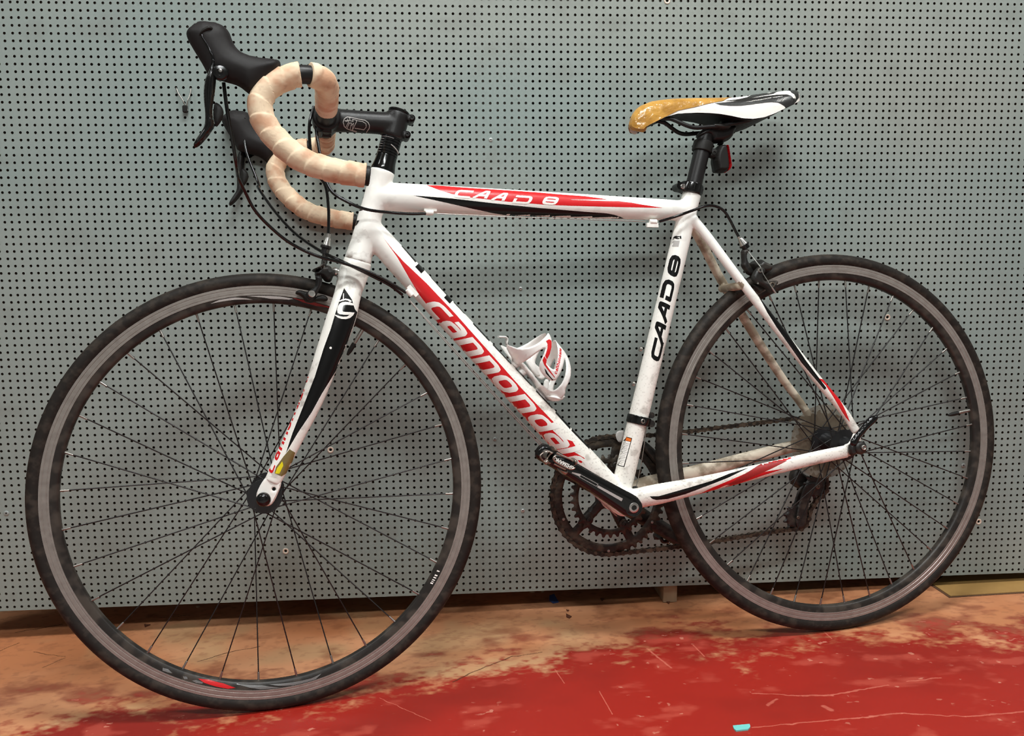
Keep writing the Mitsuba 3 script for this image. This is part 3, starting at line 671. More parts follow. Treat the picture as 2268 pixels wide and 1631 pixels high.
# black letters on the upper face, seen edge on from the side
def top_patch(segs):
    P = curve(np.array(TUBES['DT'], float), 3.0)
    s = np.r_[0, np.cumsum(np.linalg.norm(np.diff(P[:, :2], axis=0), axis=1))]
    nrm = np.array([-DTD[1], DTD[0]]);
    for s0, s1, a0, a1, b0, b1 in segs:
        ns, na = max(2, int((s1 - s0) / 2)), 12
        ss, tt = np.meshgrid(np.linspace(0, 1, ns), np.linspace(0, 1, na), indexing='ij')
        S_ = s0 + ss * (s1 - s0); lo = a0 + (b0 - a0) * ss; hi = a1 + (b1 - a1) * ss
        arch = np.sin(ss * math.pi) ** 0.5
        th = np.radians(lo + (hi - lo) * tt + 0 * arch)
        c = np.stack([np.interp(S_, s, P[:, k]) for k in range(5)], -1)
        V = np.stack([c[..., 0] + nrm[0] * np.sin(th) * (c[..., 3] + .4), c[..., 1] + nrm[1] * np.sin(th) * (c[..., 3] + .4), np.cos(th) * (c[..., 4] + .4)], -1).reshape(-1, 3)
        i, j = np.meshgrid(np.arange(ns - 1), np.arange(na - 1), indexing='ij'); a = (i * na + j).ravel()
        f = np.vstack([np.c_[a, a + 1, a + na + 1], np.c_[a, a + na + 1, a + na]])
        bike(FR + 'upper_letter', trimesh.Trimesh(V, f, process=False), 'paint_black', True)
def s_of(p): return float(np.dot(np.array(p) - np.array(TUBES['DT'][0][:2]), DTD))
marks = [(-739.5, 371.5), (-716.5, 347.7), (-726.8, 332.8), (-714.8, 324.9), (-697.1, 320.1), (-672.6, 292.1), (-683.1, 284.1), (-672.1, 276.4), (-663.3, 279.4), (-645.5, 261.3), (-632.4, 245.8), (-608.7, 215.9), (-602.6, 210.6), (-573.5, 177.6), (-567.5, 169.7), (-541.8, 140.3), (-535.7, 131.1), (-511.1, 100.2), (-505.6, 93.9), (-482.4, 65.6), (-483.8, 60.1), (-454.0, 27.6)]
ms_ = [s_of(p) for p in marks]
top_patch([(ms_[0], ms_[1], 62, 118, 54, 118), (ms_[2], ms_[3], 32, 128, 32, 128), (ms_[4], ms_[5], 66, 125, 62, 125), (ms_[6], ms_[7], 34, 128, 34, 128), (ms_[8], ms_[9], 64, 125, 66, 125), (ms_[10], ms_[11], 58, 125, 58, 125),
           (ms_[12], ms_[13], 58, 125, 60, 125), (ms_[14], ms_[15], 62, 125, 62, 125), (ms_[16], ms_[17], 58, 125, 60, 125), (ms_[18], ms_[19], 54, 125, 52, 125), (ms_[20], ms_[21], 52, 125, 58, 125)])
labels['bicycle__frame__upper_letter'] = {'label': 'black letters on the upper face of the down tube'}

# graphics on the top tube
decal(FR + 'top_tube_stripe', Polygon([(-699.2, 462.0), (-678.9, 461.3), (-644.7, 457.6), (-569.5, 451.8), (-521.1, 447.9), (-487.8, 444.2), (-440.7, 440.2), (-404.3, 434.5), (-447.5, 434.3), (-468.6, 435.3), (-463.5, 434.2), (-426.4, 432.2), (-383.3, 430.7), (-361.9, 428.0), (-348.6, 425.2), (-307.8, 418.6), (-389.7, 421.4), (-469.4, 424.7), (-511.1, 427.1), (-572.4, 432.9), (-639.7, 441.3), (-661.5, 446.5), (-680.5, 453.0)]), SK, 'paint_red', 2.0, 0.3, label='red stripe on the top tube')
decal(FR + 'top_tube_flash', Polygon([(-721.5, 444.5), (-662.1, 439.1), (-597.7, 430.9), (-521.3, 422.3), (-442.5, 415.0), (-404.9, 411.9), (-391.0, 409.4), (-372.2, 404.2), (-400.7, 404.7), (-465.0, 407.7), (-569.3, 413.1), (-596.5, 417.0), (-632.4, 424.1), (-672.1, 433.2)]), SK, 'paint_black', 2.0, 0.3, label='black flash on the top tube')
TTA = math.atan2(415 - 444, 725 - 250)
caad = [(-660.0, 440.6), (-628.6, 439.6), (-598.8, 435.8), (-567.4, 430.4), (-517.5, 427.9)]
for i, (ch, X) in enumerate(zip('CAAD8', (4.4, 3.6, 3.3, 5.2, 4.0))):
    g = glyph_poly(ch, X, 3.0, 5.0, 3.3, 0.55)
    decal(FR + 'top_tube_letter', place2d(g, caad[i], TTA - 0.015), SK, 'print_white', 1.6, 0.6, label='white letters on the top tube' if i == 0 else None)
# seat tube
STD = unit(np.array(TUBES['ST'][2][:2]) - np.array(TUBES['ST'][1][:2])); STA = math.atan2(STD[1], STD[0])
caad = [(-326.7, 161.5), (-320.7, 191.2), (-311.6, 225.9), (-302.2, 258.7), (-288.3, 300.7)]
for i, (ch, X) in enumerate(zip('CAAD8', (3.9, 3.5, 3.3, 4.0, 3.8))):
    g = glyph_poly(ch, X, 2.9, 7.3, 4.3, 0.25)
    decal(FR + 'seat_tube_letter', place2d(g, caad[i], STA), SK, 'paint_black', 1.6, 0.5, label='black letters up the seat tube' if i == 0 else None)
for i, (ch, X) in enumerate(zip('ACI', (2.0, 2.0, 0))):
    p = [(-287.3, 367.7), (-284.6, 366.9), (-278.3, 366.8)][i]
    g = glyph_poly(ch, X, 2.0, 1.9, 1.6, 0.1) if ch != 'I' else affinity.scale(sbox(0, 0, 1.9, 4.8), 1, 1)
    decal(FR + 'small_letter', place2d(g, p, STA - math.pi / 2 + 0.25), SK, 'paint_black', 1.0, 0.5)
decal(FR + 'silver_sticker', Polygon([(-288.5, 365.0), (-278.9, 363.8), (-281.8, 353.7), (-291.4, 354.8)]), SK, 'print_grey', 2.0, 0.4)
decal(FR + 'warning_sticker', Polygon([(-389.4, 41.3), (-381.3, 38.8), (-397.2, -7.2), (-405.3, -4.9)]).buffer(0.6), SK, 'paint_black', 2.0, 0.35, label='white warning sticker low on the seat tube')
decal(FR + 'warning_sticker_face', Polygon([(-391.3, 35.3), (-383.5, 33.0), (-397.4, -6.5), (-404.7, -4.4)]), SK, 'print_white', 2.0, 0.55)
decal(FR + 'warning_sticker_head', Polygon([(-389.4, 40.9), (-381.7, 38.4), (-383.3, 33.6), (-391.1, 35.8)]), SK, 'print_orange', 2.0, 0.55, label='orange heading of the sticker')
for k in range(13):
    t = k / 12.5; a = np.array([(-391.8, 31.3), (-385.1, 29.4), (-403.5, -3.4), (-397.4, -4.9)])
    p0 = a[0] * (1 - t) + a[2] * t; p1 = a[1] * (1 - t) + a[3] * t; p1 = p0 + (p1 - p0) * (0.95 - 0.35 * ((k * 37) % 5) / 5)
    decal(FR + 'warning_sticker_line', LineString([p0, p1]).buffer(0.45), SK, 'print_grey', 1.5, 0.7)
# stays
decal(FR + 'seat_stay_flash', Polygon([(-158.5, 283.0), (-148.7, 264.8), (-136.1, 244.0), (-118.0, 214.9), (-100.4, 181.7), (-83.4, 152.8), (-49.5, 103.6), (-52.4, 100.8), (-71.9, 126.0), (-88.6, 148.0), (-111.0, 182.3), (-128.9, 210.2), (-143.4, 236.0), (-152.6, 258.6)]), SK, 'paint_black', 1.6, 0.3, label='black flash down the seat stay')
decal(FR + 'seat_stay_red', Polygon([(-61.9, 120.5), (-45.7, 116.2), (-26.5, 85.8), (-16.7, 62.3), (-8.9, 43.1), (-15.3, 51.0), (-26.7, 68.9), (-39.0, 89.9), (-50.6, 108.7)]), SK, 'paint_red', 1.6, 0.3, label='red flash low on the seat stay')
decal(FR + 'chain_stay_flash', Polygon([(-366.0, -54.8), (-351.7, -55.2), (-333.3, -51.3), (-299.3, -44.7), (-260.6, -36.8), (-228.5, -27.6), (-194.5, -20.8), (-209.4, -25.7), (-233.7, -34.3), (-268.8, -44.4), (-306.8, -55.3), (-336.8, -61.0), (-355.1, -61.4), (-361.4, -59.3)]), SK, 'paint_black', 1.6, 0.3, label='black flash along the chain stay')
decal(FR + 'chain_stay_red', Polygon([(-314.7, -69.7), (-288.3, -61.2), (-260.8, -48.5), (-222.4, -36.0), (-173.9, -19.7), (-139.1, -10.9), (-94.0, -4.9), (-121.8, -11.3), (-163.5, -23.4), (-202.9, -35.7), (-240.9, -47.9), (-269.2, -59.6), (-288.5, -64.9)]), SK, 'paint_red', 1.6, 0.3, label='red flash along the chain stay')
decal(FR + 'chain_stay_red', Polygon([(-276.9, -62.1), (-245.9, -53.5), (-212.4, -40.1), (-173.7, -29.2), (-132.1, -25.8), (-144.0, -28.6), (-173.1, -35.4), (-205.2, -44.1), (-238.3, -54.6), (-265.4, -61.4)]), SK, 'paint_red', 1.6, 0.3)
decal(FR + 'chain_stay_red', Polygon([(-234.4, -46.6), (-214.2, -45.0), (-190.2, -36.2), (-159.6, -25.8), (-126.4, -13.6), (-158.9, -12.3), (-180.8, -19.7), (-211.5, -33.4)]), SK, 'paint_dark_red', 2.0, 0.35)
# head badge letter, seen from the side
decal(FR + 'head_badge', Polygon([(-809.6, 436.1), (-806.5, 438.8), (-803.4, 436.5), (-801.6, 430.8), (-805.9, 434.4), (-808.6, 430.7), (-799.7, 424.5), (-803.0, 424.1), (-811.7, 427.2)]), SK, 'paint_black', 1.0, 0.4, label='black badge on the head tube front')
decal(FR + 'head_badge', Polygon([(-816.2, 411.1), (-806.0, 408.9), (-809.9, 403.1), (-819.9, 397.1), (-817.8, 404.6), (-812.9, 406.9), (-816.6, 408.5)]), SK, 'paint_black', 1.0, 0.4)
# cable stops and bosses
def boss(p, w, d, key='cable_stop'):
    ax = unit(d); a = np.array([ax[0], ax[1], 0.0]); b = np.array([-ax[1], ax[0], 0.0]); c = np.array([0, 0, 1.0])
    P = np.array([p[0], p[1], w])
    m1 = rod(P - a * 7, P + a * 6, 4.4, 16, 1.0)
    m2 = trimesh.convex.convex_hull(np.vstack([P + a * x + b * y + c * z for x in (-9, 11) for y in (2, 9) for z in (-2.5, 2.5)]))
    bike(FR + key, cat(m1, m2), 'paint_white')
boss([(-696.5, 419.1)][0], 10, (1, -.05)); boss([(-323.6, 396.7)][0], 10, (-1, .05))
boss([(-736.4, 293.8)][0], 24, DTD); boss([(-731.2, 296.8)][0], -24, DTD)
for p in [(-348.5, 69.8), (-361.7, 17.1)][:0]: pass
for nm, pts in (('bottle_boss', [(-348.2, 184.5), (-364.1, 127.0)]),):
    for p in pts:
        d = np.array([-STD[1], STD[0]])
        bike(FR + nm, cat(rod((p[0] - d[0] * -7, p[1] - d[1] * -7, 0), (p[0] + d[0] * 2, p[1] + d[1] * 2, 0), 4.2, 16, 0.6)), 'dull_steel')
# bare cables under the tubes
bike(FR + 'bare_cable', tube(curve([(*p, 10) for p in [(-685.3, 417.2), (-571.7, 410.1), (-441.7, 403.2), (-336.5, 397.5)]], 12), 0.7, 6), 'dull_steel')
for w_, off in ((22, 0), (14, -3)):
    pts = [(-737.2, 282.4), (-661.8, 191.5), (-591.4, 105.8), (-528.6, 33.7)] if w_ == 22 else [(-735.9, 280.9), (-663.0, 190.3), (-592.2, 103.9), (-529.1, 30.8)]
    bike(FR + 'bare_cable', tube(curve([(*p, w_) for p in pts] + [(BB[0] - 8, BB[1] - 24, w_ * .6)], 12), 0.7, 6), 'dull_steel')
bike(FR + 'bare_cable', tube(curve([(*p, 12) for p in [(-353.4, 55.8), (-362.2, 10.1), (-373.2, -32.6), (-377.8, -45.2)]], 12), 0.7, 6), 'dull_steel')
bike(FR + 'cable_guide', rounded_box((*[(-379.2, -45.7)][0], 14), (3.5, 4, 4), 1), 'matte_black', False)

# ---- fork
parts, axes = [], {}
crown = curve(np.array([(-811.0, 349.0, 0, 21.8, 21.8), (-817.0, 332.0, 0, 22.5, 23.0), (-823.0, 317.0, 0, 22.3, 26.0), (-829.0, 300.0, 0, 18.0, 24.0)]), 5)
parts.append(tube(crown[:, :3], crown[:, 3], 28, True, crown[:, 4])); axes['CR'] = crown
for s in (1, -1):
    m, P = tube_of('FK', sides=24, s=s, step=6); parts.append(m); axes['FK' + str(s)] = P
fork = weld(parts, [(-830, 303, 18), (-830, 303, -18), (-834, 285, 0), (-826, 310, 0)], [34, 34, 20, 26], 30)
for k, (mm, nn) in split(fork, axes).items():
    add('bicycle__fork__' + ('crown' if k == 'CR' else 'blade'), mm, 'paint_fork', normals=nn)
SKF = Skin(fork)
for s in (1, -1):
    g = smoothpoly([(-961.8, 34.8), (-944.0, 30.7), (-943.7, 19.2), (-948.9, 7.0), (-954.4, -4.0), (-961.2, -12.0), (-971.9, -12.0), (-979.2, -4.7), (-981.1, 4.8), (-977.1, 14.6), (-970.4, 25.4)], it=2)
    hole = Point(*[(-955.1, 12.4)][0]).buffer(2.6)
    bike('fork__dropout', puff(g.difference(hole), 3.6, 2.4, s * 54, 2.0), 'print_white')
K = 'fork__'
dk = Polygon([(-836.0, 304.0), (-831.0, 295.0), (-825.8, 285.9), (-824.4, 279.1), (-822.3, 271.3), (-818.8, 266.9), (-823.9, 252.7), (-832.2, 232.8), (-841.8, 207.5), (-856.2, 180.0), (-878.2, 148.3), (-894.7, 121.5), (-916.1, 92.9), (-934.8, 64.5), (-923.4, 93.4), (-906.5, 130.0), (-886.6, 174.3), (-871.9, 214.2), (-860.2, 241.7), (-851.1, 267.1), (-842.6, 288.9)])
ring = Polygon([(-844.1, 285.0), (-839.7, 287.1), (-835.1, 287.7), (-830.6, 286.8), (-826.7, 284.4), (-826.9, 282.3), (-829.2, 282.2), (-832.0, 284.5), (-835.9, 285.4), (-839.9, 284.5), (-844.6, 283.0)])
ess = Polygon([(-829.6, 282.1), (-834.8, 282.8), (-840.1, 282.5), (-844.1, 280.6), (-847.0, 276.7), (-848.6, 271.4), (-848.3, 266.7), (-845.2, 264.4), (-838.1, 263.2), (-830.8, 263.0), (-834.9, 260.7), (-840.2, 260.4), (-845.4, 261.5), (-851.7, 264.2), (-852.3, 262.9), (-848.1, 259.3), (-843.0, 257.1), (-836.5, 256.7), (-830.5, 258.3), (-825.5, 262.5), (-823.3, 266.4), (-834.5, 267.4), (-840.1, 268.0), (-840.9, 269.7), (-840.6, 273.7), (-839.1, 277.0), (-835.8, 278.2), (-829.9, 277.7), (-823.9, 276.9), (-824.4, 279.9)])
line = LineString([(-837.4, 295.3), (-838.6, 285.1)]).buffer(0.7)
decal(K + 'black_flash', dk, SKF, 'paint_black', 1.5, 0.3, label='black flash down the fork blade')
decal(K + 'round_emblem', union_all([ring.buffer(0), ess.buffer(0), line]), SKF, 'print_white', 1.2, 0.6, label='white round emblem on the fork blade')
decal(K + 'paint_chip', Point(*[(-861.6, 214.9)][0]).buffer(1.8), SKF, 'print_white', 1.0, 0.6)
fw = [(-958.0, 35.0), (-898.3, 166.8)]
FA = math.atan2(fw[1][1] - fw[0][1], fw[1][0] - fw[0][0]); FL = math.dist(fw[0], fw[1])
pts = [(-955.6, 35.4), (-947.7, 53.6), (-940.8, 68.1), (-934.9, 82.0), (-928.7, 96.0), (-922.5, 110.2), (-916.3, 124.4), (-909.6, 138.1), (-903.8, 151.9), (-900.3, 162.3), (-896.8, 171.0)]
for i, ch in enumerate('cannondale'):
    a, b = np.array(pts[i]), np.array(pts[i + 1]); an = math.atan2(b[1] - a[1], b[0] - a[0])
    g = glyph_poly(ch, 2.37 if ch != 'l' else 0, 3.2, 3.9 if ch != 'l' else 3.4, 1.75, 0.3, A=4.4)
    decal(K + 'red_letter', place2d(g, a, an), SKF, 'paint_red', 1.2, 0.4, label='red letters up the fork front' if i == 0 else None)
decal(K + 'sticker', Polygon([(-929.1, 69.9), (-921.8, 63.8), (-927.5, 48.4), (-936.3, 34.2), (-943.0, 30.8), (-952.3, 36.4), (-950.1, 45.0), (-938.8, 59.3)]), SKF, 'sticker_brown', 1.5, 0.4, label='brownish clear sticker above the fork end')
decal(K + 'sticker_mark', Polygon([(-948.2, 43.7), (-940.4, 53.1), (-939.5, 46.7), (-945.8, 35.1), (-951.6, 36.1)]), SKF, 'print_yellow', 1.2, 0.65)

# ---- headset, spacers, stem
HTD = unit(np.array(TUBES['HT'][0][:2]) - np.array(TUBES['HT'][3][:2])); hta = np.array([HTD[0], HTD[1], 0]); htp = np.array([-HTD[1], HTD[0], 0])
top = np.array([-765.0, 487.0, 0.0])
bike('headset__cone', lathe([(-1, 0), (-1, 18.6), (2, 18.9), (6, 18.0), (14, 16.6), (22, 16.1), (24, 15.9), (24, 0)], top, hta, 40), 'gloss_black')
for i in range(7):
    bike('headset__spacer', lathe([(24.3 + i * 4.3, 0), (24.3 + i * 4.3, 15.6), (24.6 + i * 4.3, 16.2), (28.1 + i * 4.3, 16.2), (28.4 + i * 4.3, 15.6), (28.4 + i * 4.3, 0)], top, hta, 36), 'gloss_black')
for i in range(7):                                            # printed scale on the spacers
    t0 = 26 + i * 4.0; P = [top + hta * t0 + htp * (16.4 * math.sin(a)) + np.array([0, 0, 16.4 * math.cos(a)]) for a in np.linspace(0.75 if i != 6 else -0.2, 1.15, 6)]
    bike('headset__scale_mark', tube(P, 0.3, 5), 'print_grey', False)
P = [top + hta * (40 - 8 * t) + htp * (-16.45 * math.sin(t * 1.3)) + np.array([0, 0, 16.45 * math.cos(t * 1.3)]) for t in np.linspace(0.05, 1, 9)]
bike('headset__scale_mark', tube(P, 0.8, 5), 'print_grey', False)
CL = np.array([*[(-847.2, 565.9)][0], 0.0])
st_top = top + hta * 93; st_bot = top + hta * 54
stc = (st_top + st_bot) / 2 + hta * 3
P = curve(np.array([(*(stc[:2]), 0, 19, 18.5), (*(stc[:2] * .72 + CL[:2] * .28), 0, 17.2, 16.5), (*(stc[:2] * .3 + CL[:2] * .7), 0, 17.2, 16.5), (*(stc[:2] * .06 + CL[:2] * .94), 0, 18.5, 19)]), 5)
body = tube(P[:, :3], P[:, 3], 32, True, P[:, 4])
clampc = lathe([(53, 0), (53, 16.6), (55, 18.3), (90, 18.3), (93.5, 17.2), (94.5, 15.5), (94.5, 0)], top, hta, 40)
front = rod(CL + [0, 0, -22], CL + [0, 0, 22], 21.0, 36, 2.5)
stem = weld([body, clampc, front], [tuple(stc - hta * 0 - np.array([18, -2, 0])), tuple(CL + np.array([20, 0, 0])), tuple(stc + htp * 12)], [16, 12, 10], 10, 4.0)
bike('stem__body', stem, 'black_metal', 45)
SKS = Skin(stem)
bike('stem__cap', lathe([(94.5, 0), (94.5, 16.4), (95.2, 16.8), (97.5, 16.8), (98.6, 15.4), (98.6, 0)], top, hta, 36), 'gloss_black')
d = hta
for t, k in ((90, 1), (63, 1)):
    q = top + hta * t + htp * -21.0
    bike('stem__pinch_lug', trimesh.convex.convex_hull(np.vstack([rod(q + [0, 0, -13], q + [0, 0, 13], 5.6, 16).vertices, rod(q + htp * 10 + [0, 0, -9], q + htp * 10 + [0, 0, 9], 4, 12).vertices])), 'black_metal')
    bike('stem__bolt', lathe([(0, 0), (0, 3.6), (3.4, 3.6), (4, 3.0), (4, 1.9), (2.2, 1.7), (2.2, 0)], q + [0, 0, 12], (0, 0, 1), 20), 'black_metal')
fd = unit(CL - stc)
for s in (-1, 1):
    for t in (-1, 1):
        q = CL + np.array([-fd[1], fd[0], 0]) * 19 * t + np.array([0, 0, 14.0 * s])
        bike('stem__bolt', lathe([(-8, 4.6), (9, 4.6), (11.5, 3.8), (11.5, 2), (9.5, 0)], q, fd, 18), 'black_metal')
bike('stem__face_plate', cat(*[trimesh.convex.convex_hull(np.vstack([rod(CL + fd * 9 + np.array([-fd[1], fd[0], 0]) * 19 * t + [0, 0, -19], CL + fd * 9 + np.array([-fd[1], fd[0], 0]) * 19 * t + [0, 0, 19], 5.2, 14).vertices])) for t in (-1, 1)]), 'black_metal')
lo = Polygon([(-822.2, 558.2), (-820.2, 562.9), (-816.1, 565.7), (-812.1, 565.6), (-798.2, 562.7), (-788.9, 561.0), (-784.4, 557.7), (-782.5, 553.6), (-783.2, 549.6), (-787.1, 545.9), (-790.5, 544.7), (-799.2, 546.2), (-812.4, 548.8), (-817.0, 550.1), (-820.8, 552.8)]).buffer(0)
logo = [LineString(list(lo.exterior.coords)).buffer(0.55)]
for pl in ([(-815.2, 562.6), (-814.1, 559.9), (-818.4, 559.2)], [(-819.7, 560.2), (-815.7, 560.9), (-812.0, 560.4), (-812.1, 565.6)], [(-812.0, 560.4), (-807.1, 559.3), (-807.9, 562.3)], [(-818.2, 551.8), (-813.8, 558.9)], [(-816.3, 550.8), (-812.9, 557.2), (-809.6, 557.2), (-812.0, 549.2)], [(-810.4, 553.5), (-806.6, 556.9), (-808.7, 549.0)], [(-807.6, 562.3), (-801.0, 560.8), (-807.7, 549.2)], [(-799.4, 560.0), (-793.1, 559.3), (-787.9, 556.3), (-787.8, 551.6), (-791.0, 548.5), (-797.0, 549.5), (-804.9, 550.5)]):
    logo.append(LineString(pl).buffer(0.45))
decal('stem__logo', union_all(logo), SKS, 'print_grey', 1.2, 0.4, label='grey outlined oval logo on the stem')

# ---- handlebar, bar tape, brake and shift levers (both sides)
def mir(pts): return [(u, v, -w) for u, v, w in pts]
c0 = (CL[0], CL[1])
bar_pts = [(*c0, 0), (*c0, 40), (*c0, 90)] + [(*p, w) for p, w in zip([[(-847.6, 562.5)][0], [(-848.1, 565.7)][0], [(-853.2, 568.5)][0], [(-864.5, 570.3)][0], [(-878.5, 570.4)][0]], (130, 168, 190, 201, 205))] \
    + [(*p, 205) for p in [(-892.5, 568.3), (-908.2, 561.7), (-921.1, 553.7), (-929.9, 543.7), (-934.0, 532.4), (-933.7, 519.7), (-929.0, 506.3), (-919.3, 490.8), (-905.7, 475.8), (-889.7, 462.9), (-870.7, 453.5), (-848.4, 446.9), (-824.4, 442.4), (-802.7, 438.8)]]
bp = curve(np.array(bar_pts, float), 3.0)
arc = np.r_[0, np.cumsum(np.linalg.norm(np.diff(bp, axis=0), axis=1))]
for s in (1, -1):
    P = bp * [1, 1, s]
    rr = np.interp(arc, [0, 42, 70, 90], [15.9, 15.9, 13.0, 12.0]); rr = np.where(arc > arc[-1] - 1, 11.5, rr)
    bike('handlebar__bar', tube(P, rr, 24, True), 'black_metal', 60)
    t0 = np.searchsorted(arc, 62); A = arc[t0:] - arc[t0]
    gap0 = float(np.interp(0, [0, 1], [118, 118]))
    hoodc = np.array([(-874.0, 575.0)][0]); ig = int(np.argmin(np.linalg.norm(bp[:, :2] - hoodc, axis=1) + np.abs(bp[:, 2] - 202))); ga = arc[ig] - arc[t0]
    def wrap_mesh(i0, i1):
        """Ribbon turns: each overlaps the one before, so the tape steps down along the bar."""
        ii = np.arange(i0, i1); fine = np.linspace(arc[ii[0]], arc[ii[-1]], int((arc[ii[-1]] - arc[ii[0]]) / 0.9) + 2)
        C = np.stack([np.interp(fine, arc, P[:, k]) for k in range(3)], 1); C = C.copy()
        sides = 30; t = np.gradient(C, axis=0); t /= np.linalg.norm(t, axis=1, keepdims=True)
        a = np.zeros_like(t); a[0] = unit(np.cross(t[0], [0.3, 1, 0.1]))
        for i in range(1, len(t)): a[i] = unit(a[i - 1] - t[i] * (a[i - 1] @ t[i]))
        b = np.cross(t, a); ang = np.arange(sides) * 2 * np.pi / sides
        ph = (fine[:, None] - 0.35 * 21 * np.sin(ang[None] + 0.8)) / 21.0
        fr = ph - np.floor(ph)
        r = 15.3 + 1.35 * np.clip((1 - fr) * 1.0, 0, 1) * np.clip(fr / 0.07, 0, 1)
        r = r + 0.25 * np.sin(ang[None] * 3 + np.floor(ph) * 2.1)
        r[0] *= .93; r[-1] *= .93
        V = C[:, None] + r[..., None] * (np.cos(ang)[None, :, None] * a[:, None] + np.sin(ang)[None, :, None] * b[:, None])
        n = len(C); V = V.reshape(-1, 3)
        i, j = np.meshgrid(np.arange(n - 1), np.arange(sides), indexing='ij')
        q = np.stack([i * sides + j, i * sides + (j + 1) % sides, (i + 1) * sides + (j + 1) % sides, (i + 1) * sides + j], -1).reshape(-1, 4)
        k = np.arange(sides); m_ = (n - 1) * sides
        V = np.vstack([V, C[:1], C[-1:]])
        return trimesh.Trimesh(V, np.vstack([q[:, [0, 1, 2]], q[:, [0, 2, 3]], np.stack([(k + 1) % sides, k, np.full(sides, n * sides)], 1), np.stack([m_ + k, m_ + (k + 1) % sides, np.full(sides, n * sides + 1)], 1)]), process=False)
    gap = 4 if s > 0 else 0
    i1 = int(np.searchsorted(arc, arc[t0] + ga - 1)); i2 = i1 + (3 if s > 0 else 1); i3 = int(np.searchsorted(arc, arc[-1] - 2))
    bike('handlebar__bar_tape', wrap_mesh(t0, i1), 'bar_tape', 50, label='off white bar tape, grubby' if s > 0 else None)
    bike('handlebar__bar_tape', wrap_mesh(i2, i3), 'bar_tape', 50)
    e = P[-1]; de = unit(P[-1] - P[-4])
    bike('handlebar__end_plug', lathe([(-6, 12.5), (0.5, 13.4), (2.0, 13.0), (3.0, 10.5), (2.2, 7.5), (2.4, 0)], e, de, 26), 'matte_black')

W0 = 205.0
hood = smoothpoly([(-905.2, 588.3), (-916.9, 589.5), (-935.9, 591.3), (-950.0, 595.4), (-958.4, 601.2), (-963.5, 611.1), (-965.9, 621.5), (-971.5, 629.0), (-979.3, 633.3), (-988.6, 633.8), (-997.2, 635.8), (-1006.7, 632.2), (-1015.0, 626.1), (-1018.6, 620.5), (-1017.2, 611.9), (-1010.7, 598.9), (-1003.3, 585.2), (-998.2, 574.9), (-995.5, 565.9), (-986.3, 563.6), (-975.8, 559.3), (-959.8, 555.3), (-949.5, 546.7), (-945.9, 543.5), (-932.8, 552.1), (-918.3, 565.5), (-906.0, 575.0)], it=2)
blade = smoothpoly([(-1001.7, 613.3), (-997.5, 616.4), (-991.7, 603.2), (-984.2, 588.6), (-983.3, 582.2), (-984.8, 570.8), (-984.5, 562.5), (-985.7, 548.7), (-989.5, 530.6), (-992.2, 515.4), (-989.4, 499.8), (-993.1, 493.9), (-1001.0, 483.4), (-1010.9, 473.5), (-1016.0, 472.7), (-1016.6, 478.6), (-1008.3, 490.4), (-1001.6, 500.1), (-1000.1, 515.3), (-1000.8, 530.5), (-1000.4, 545.0), (-997.4, 559.6), (-991.7, 570.0), (-988.4, 581.8), (-990.3, 588.7), (-996.5, 601.0)], it=2)
paddle = smoothpoly([(-990.0, 534.7), (-984.8, 532.6), (-980.4, 527.1), (-979.2, 520.1), (-982.0, 511.7), (-987.2, 504.7), (-990.0, 502.2), (-992.4, 511.6), (-992.6, 521.4)], it=2)
cap = smoothpoly([(-999.1, 619.3), (-989.9, 624.4), (-984.5, 622.5), (-983.0, 618.4), (-994.4, 614.7), (-1000.7, 608.4), (-1002.4, 611.7)], it=2)
for s in (1, -1):
    sx = '' 
    def mm(m): return m if s > 0 else mirror(m)
    bike('brake_lever__hood', mm(puff(hood, 19, 26, W0, 3.0)), 'hood_rubber', 60)
    bike('brake_lever__blade', mm(puff(blade, 7.5, 8, W0 + 15, 2.2)), 'gloss_black' if s > 0 else 'black_metal', 60)
    bike('brake_lever__shift_paddle', mm(puff(paddle, 4, 6, W0 - 2, 2.2)), 'matte_black', 60)
    bike('brake_lever__name_plate', mm(puff(cap, 6, 5, W0 + 15.5, 2.0)), 'matte_black', 60)
    q = np.array([*[(-979.0, 565.7)][0], W0 + 15.0])
    bike('brake_lever__pivot_bolt', mm(cat(lathe([(0, 10), (3.2, 9.6), (4.6, 8.2), (5.0, 4.5), (4.0, 3.6), (4.0, 0)], q, (0, 0, 1), 26))), 'gloss_black')
    bike('brake_lever__pivot_cap', mm(lathe([(4.2, 0), (4.2, 2.6), (5.3, 2.2), (5.9, 0)], q + [0.5, 2.0, 0], (0, 0, 1), 18)), 'steel')
    tip = smoothpoly([(-1008.1, 488.5), (-1003.3, 485.0), (-1010.6, 474.7), (-1015.3, 473.0), (-1015.9, 477.7), (-1011.3, 483.7)], it=2)
    bike('brake_lever__tip', mm(puff(tip, 7.9, 8, W0 + 15.2, 2.0)), 'lever_tip' if s > 0 else 'black_metal', 60)
labels['bicycle__brake_lever__tip'] = {'label': 'worn bare metal lever tip'}

